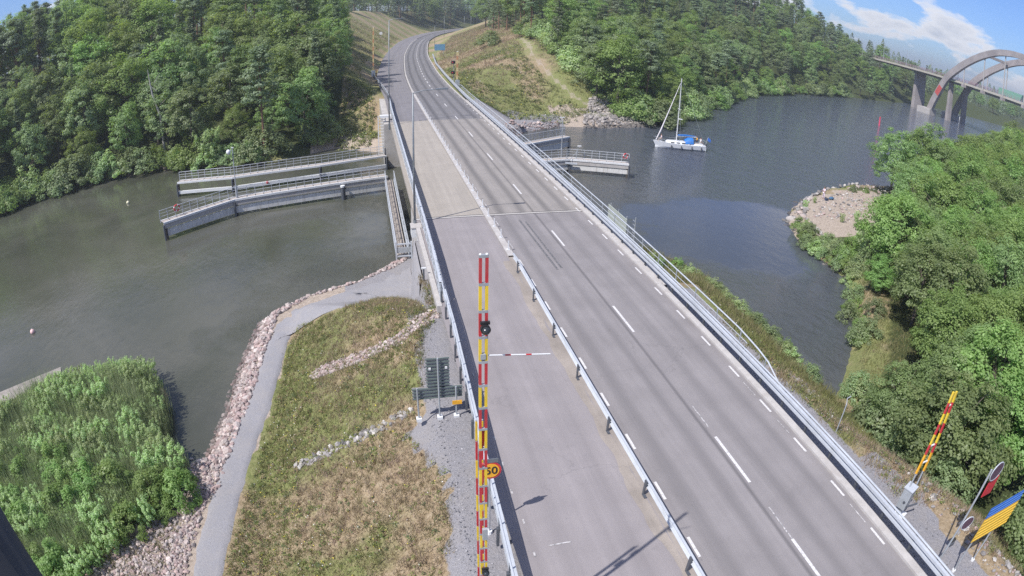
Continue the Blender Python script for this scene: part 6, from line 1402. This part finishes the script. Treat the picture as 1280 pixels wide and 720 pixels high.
stones('shore_stones', S4, 480, (.1, .38), 'boulders and stones edging the rocky point', GY+PK[1:2], 6)
stones('rubble', [(50, 56), (58, 63), (70, 69), (80, 70), (80, 66), (66, 60), (56, 54)], 1100, (.03, .20), 'small stones scattered over the bare top of the rocky point', GY+PK[:2], 7)
stones('rubble', [(20.4, 3), (20.4, 14), (19.8, 22), (22, 22), (23.5, 12), (24, 3)], 1100, (.03, .13), 'pale stones along the right roadside behind the gravel', GY+PK[:1], 8)
stones('shore_stones', [(22, 98.5), (27.8, 106.6), (36, 111.6), (36, 114), (27, 110), (20, 101)], 500, (.1, .3), 'pinkish stones along the far gravel shore right of the bridge', PK, 9)
stones('shore_stones', [(-16, 94.4), (-33, 98), (-43, 97.8), (-56, 93.4), (-57, 95), (-43, 99.6), (-33, 99.8), (-16, 96)], 260, (.15, .5), 'dark stones at the foot of the left wood', [(.16, .14, .13), (.24, .2, .18)], 10)
stones('loose_gravel', [(1.6, 9), (1.7, 22), (2.2, 30), (3.0, 30), (2.9, 9)], 1800, (.012, .035), 'loose grey gravel on the left shoulder', [(.20, .20, .215), (.30, .295, .31), (.38, .37, .38)], 11)
stones('loose_gravel', [(17.5, 4), (17.5, 30), (19.0, 30), (19.6, 14), (20.2, 4)], 2200, (.012, .04), 'loose grey gravel behind the right guardrail', [(.20, .20, .215), (.30, .295, .31), (.38, .37, .38)], 12)
# single boulders
def boulder(x, y, s, label, col=(.42, .38, .34), z=None):
    p = ground(x, y) if z is None else at(x, y, z); iv, jf = icosa(); r = np.random.default_rng(int(x)); V = iv*(1+r.uniform(-.2, .2, (12, 1)))*[s, s*.8, s*.6]; t = thing('boulder', tuple(p), label, 'boulder')
    me = npmesh('rock', V, jf, lime, smooth=False); o = link(bpy.data.objects.new('rock', me), t); sb = o.modifiers.new('s', 'SUBSURF'); sb.levels = 1; sb.render_levels = 2
boulder(989, 275, 1.1, 'large rounded pale boulder in the water at the tip of the rocky point'); boulder(1019, 288, .9, 'pale boulder on the near flank of the rocky point'); boulder(1004, 296, .8, 'grey boulder at the near waterline of the rocky point')
boulder(117, 683, .3, 'white rounded stone at the edge of the lower left thicket'); boulder(109, 694, .32, 'grey stone beside the white one at the lower left thicket'); boulder(240, 576, .2, 'pale stone in the shallow bay beside the riprap'); boulder(1175, 486, .5, 'pale rock at the edge of the right wood')
# fallen trunk on the left shore
t = thing('fallen_trunk', (-50, 94.5, -6), 'bleached fallen trunk lying on the left shoreline with a raised branch', 'log'); a, b_ = at(30, 251, -6.2), at(66, 240, -6.1); c_ = at(84, 228, -4.6)
MB().tube([tuple(a), tuple((a+b_)/2+[0, 0, .1]), tuple(b_)], [.32, .28, .2], 8).part('trunk', wood, t, True); MB().tube([tuple(b_), tuple(c_)], [.16, .05], 6).part('branch', barkm, t)
# bare dead tree in the left wood
p = at(207, 175, -2.5); t = thing('dead_tree', (p[0], p[1], -4), 'bleached bare dead tree leaning among the left wood', 'tree'); x0, y0 = p[0], p[1]-1
MB().tube([(x0, y0, -5), (x0-.3, y0, 2), (x0-1.6, y0, 6), (x0-2.3, y0, 10.5)], [.28, .22, .16, .05], 7).part('trunk', plain('bleached_wood', (.38, .36, .34), .9), t)
for (z, dx, dz_) in ((4, 1.8, 1.2), (6.5, -1.6, 1.6), (8, 1.3, 1.5), (2.5, 2.2, .5)): MB().tube([(x0-.25*z+.9, y0, z), (x0-.25*z+.9+dx, y0-.3, z+dz_)], [.07, .02], 5).part('branch', MATS['bleached_wood'], t)
# gravel path along the left bank
PLp = [tuple(ground(*q)[:2]) for q in ((512, 332), (470, 350), (422, 368), (378, 382), (346, 402), (332, 430), (320, 470), (306, 510), (287, 548), (270, 600), (256, 650), (244, 690), (239, 726), (232, 770))]
PRp = [tuple(ground(*q)[:2]) for q in ((528, 350), (484, 368), (436, 384), (400, 394), (371, 406), (361, 432), (351, 470), (341, 510), (326, 548), (310, 596), (298, 640), (286, 690), (280, 726), (272, 770))]
A, B = resample([(a, b_, 0) for a, b_ in PLp], .4)[0], resample([(a, b_, 0) for a, b_ in PRp], .4)[0]; n = min(len(A), len(B)); A = A[np.linspace(0, len(A)-1, n).astype(int)]; B = B[np.linspace(0, len(B)-1, n).astype(int)]
K = 8; V = []
for i in range(n):
    for k in range(K+1):
        f = k/K+((float(vn(i*.4, k, .5, 81))-.5)*.22*(k in (0, K))); p = A[i]*(1-f)+B[i]*f; V.append((p[0], p[1], 0))
V = np.array(V); V[:, 2] = height(V[:, 0], V[:, 1])+.05+np.tile(.03*np.sin(np.linspace(0, pi, K+1)), n)
V[:, 2] -= np.tile(np.array([.10]+[0]*(K-1)+[.10]), n)
F = [(i*(K+1)+k, i*(K+1)+k+1, (i+1)*(K+1)+k+1, (i+1)*(K+1)+k) for i in range(n-1) for k in range(K)]
pm_, nt, b = newmat('path_gravel'); geo = nd(nt, 'ShaderNodeNewGeometry'); pos = geo.outputs['Position']; nC = noise(nt, pos, 26, 3, .8); nA = noise(nt, pos, 1.3, 5, .6)
c = ramp(nt, nC, [(.25, (.15, .15, .165)), (.5, (.26, .255, .27)), (.75, (.40, .39, .40))]); c = mix(nt, ramp(nt, nA, [(.45, 0), (.7, .5)]), c, (.31, .29, .28)); lk(nt, c, b.inputs['Base Color']); b.inputs['Roughness'].default_value = .95
bp = nd(nt, 'ShaderNodeBump'); bp.inputs['Strength'].default_value = .6; bp.inputs['Distance'].default_value = .04; lk(nt, nC, bp.inputs['Height']); lk(nt, bp.outputs[0], b.inputs['Normal'])
o = link(bpy.data.objects.new('gravel_path', npmesh('gravel_path', V, F, pm_, smooth=True))); tag(o, 'grey gravel path curving along the left shore', kind='structure')
print('TREES', nL, nR, nB, nF, nK, nE, nG)

# ---------------------------------------------------------------- thin summer haze in one closed box
hm = bpy.data.materials.new('haze_air'); hm.use_nodes = True; nt = hm.node_tree; nt.nodes.clear(); o_ = nt.nodes.new('ShaderNodeOutputMaterial'); pv = nt.nodes.new('ShaderNodeVolumePrincipled')
pv.inputs['Color'].default_value = (.80, .87, .95, 1); pv.inputs['Density'].default_value = 0.00042; pv.inputs['Anisotropy'].default_value = 0.3; nt.links.new(pv.outputs[0], o_.inputs['Volume'])
_lo = float(HH.min())-1.5; _hi = max(66.0, float(HH.max())+24); hb_ = MB().box((0, 300, (_lo+_hi)/2), (5200, 5600, _hi-_lo)).part('haze', hm); tag(hb_, 'thin pale summer haze over the whole lake', kind='stuff')
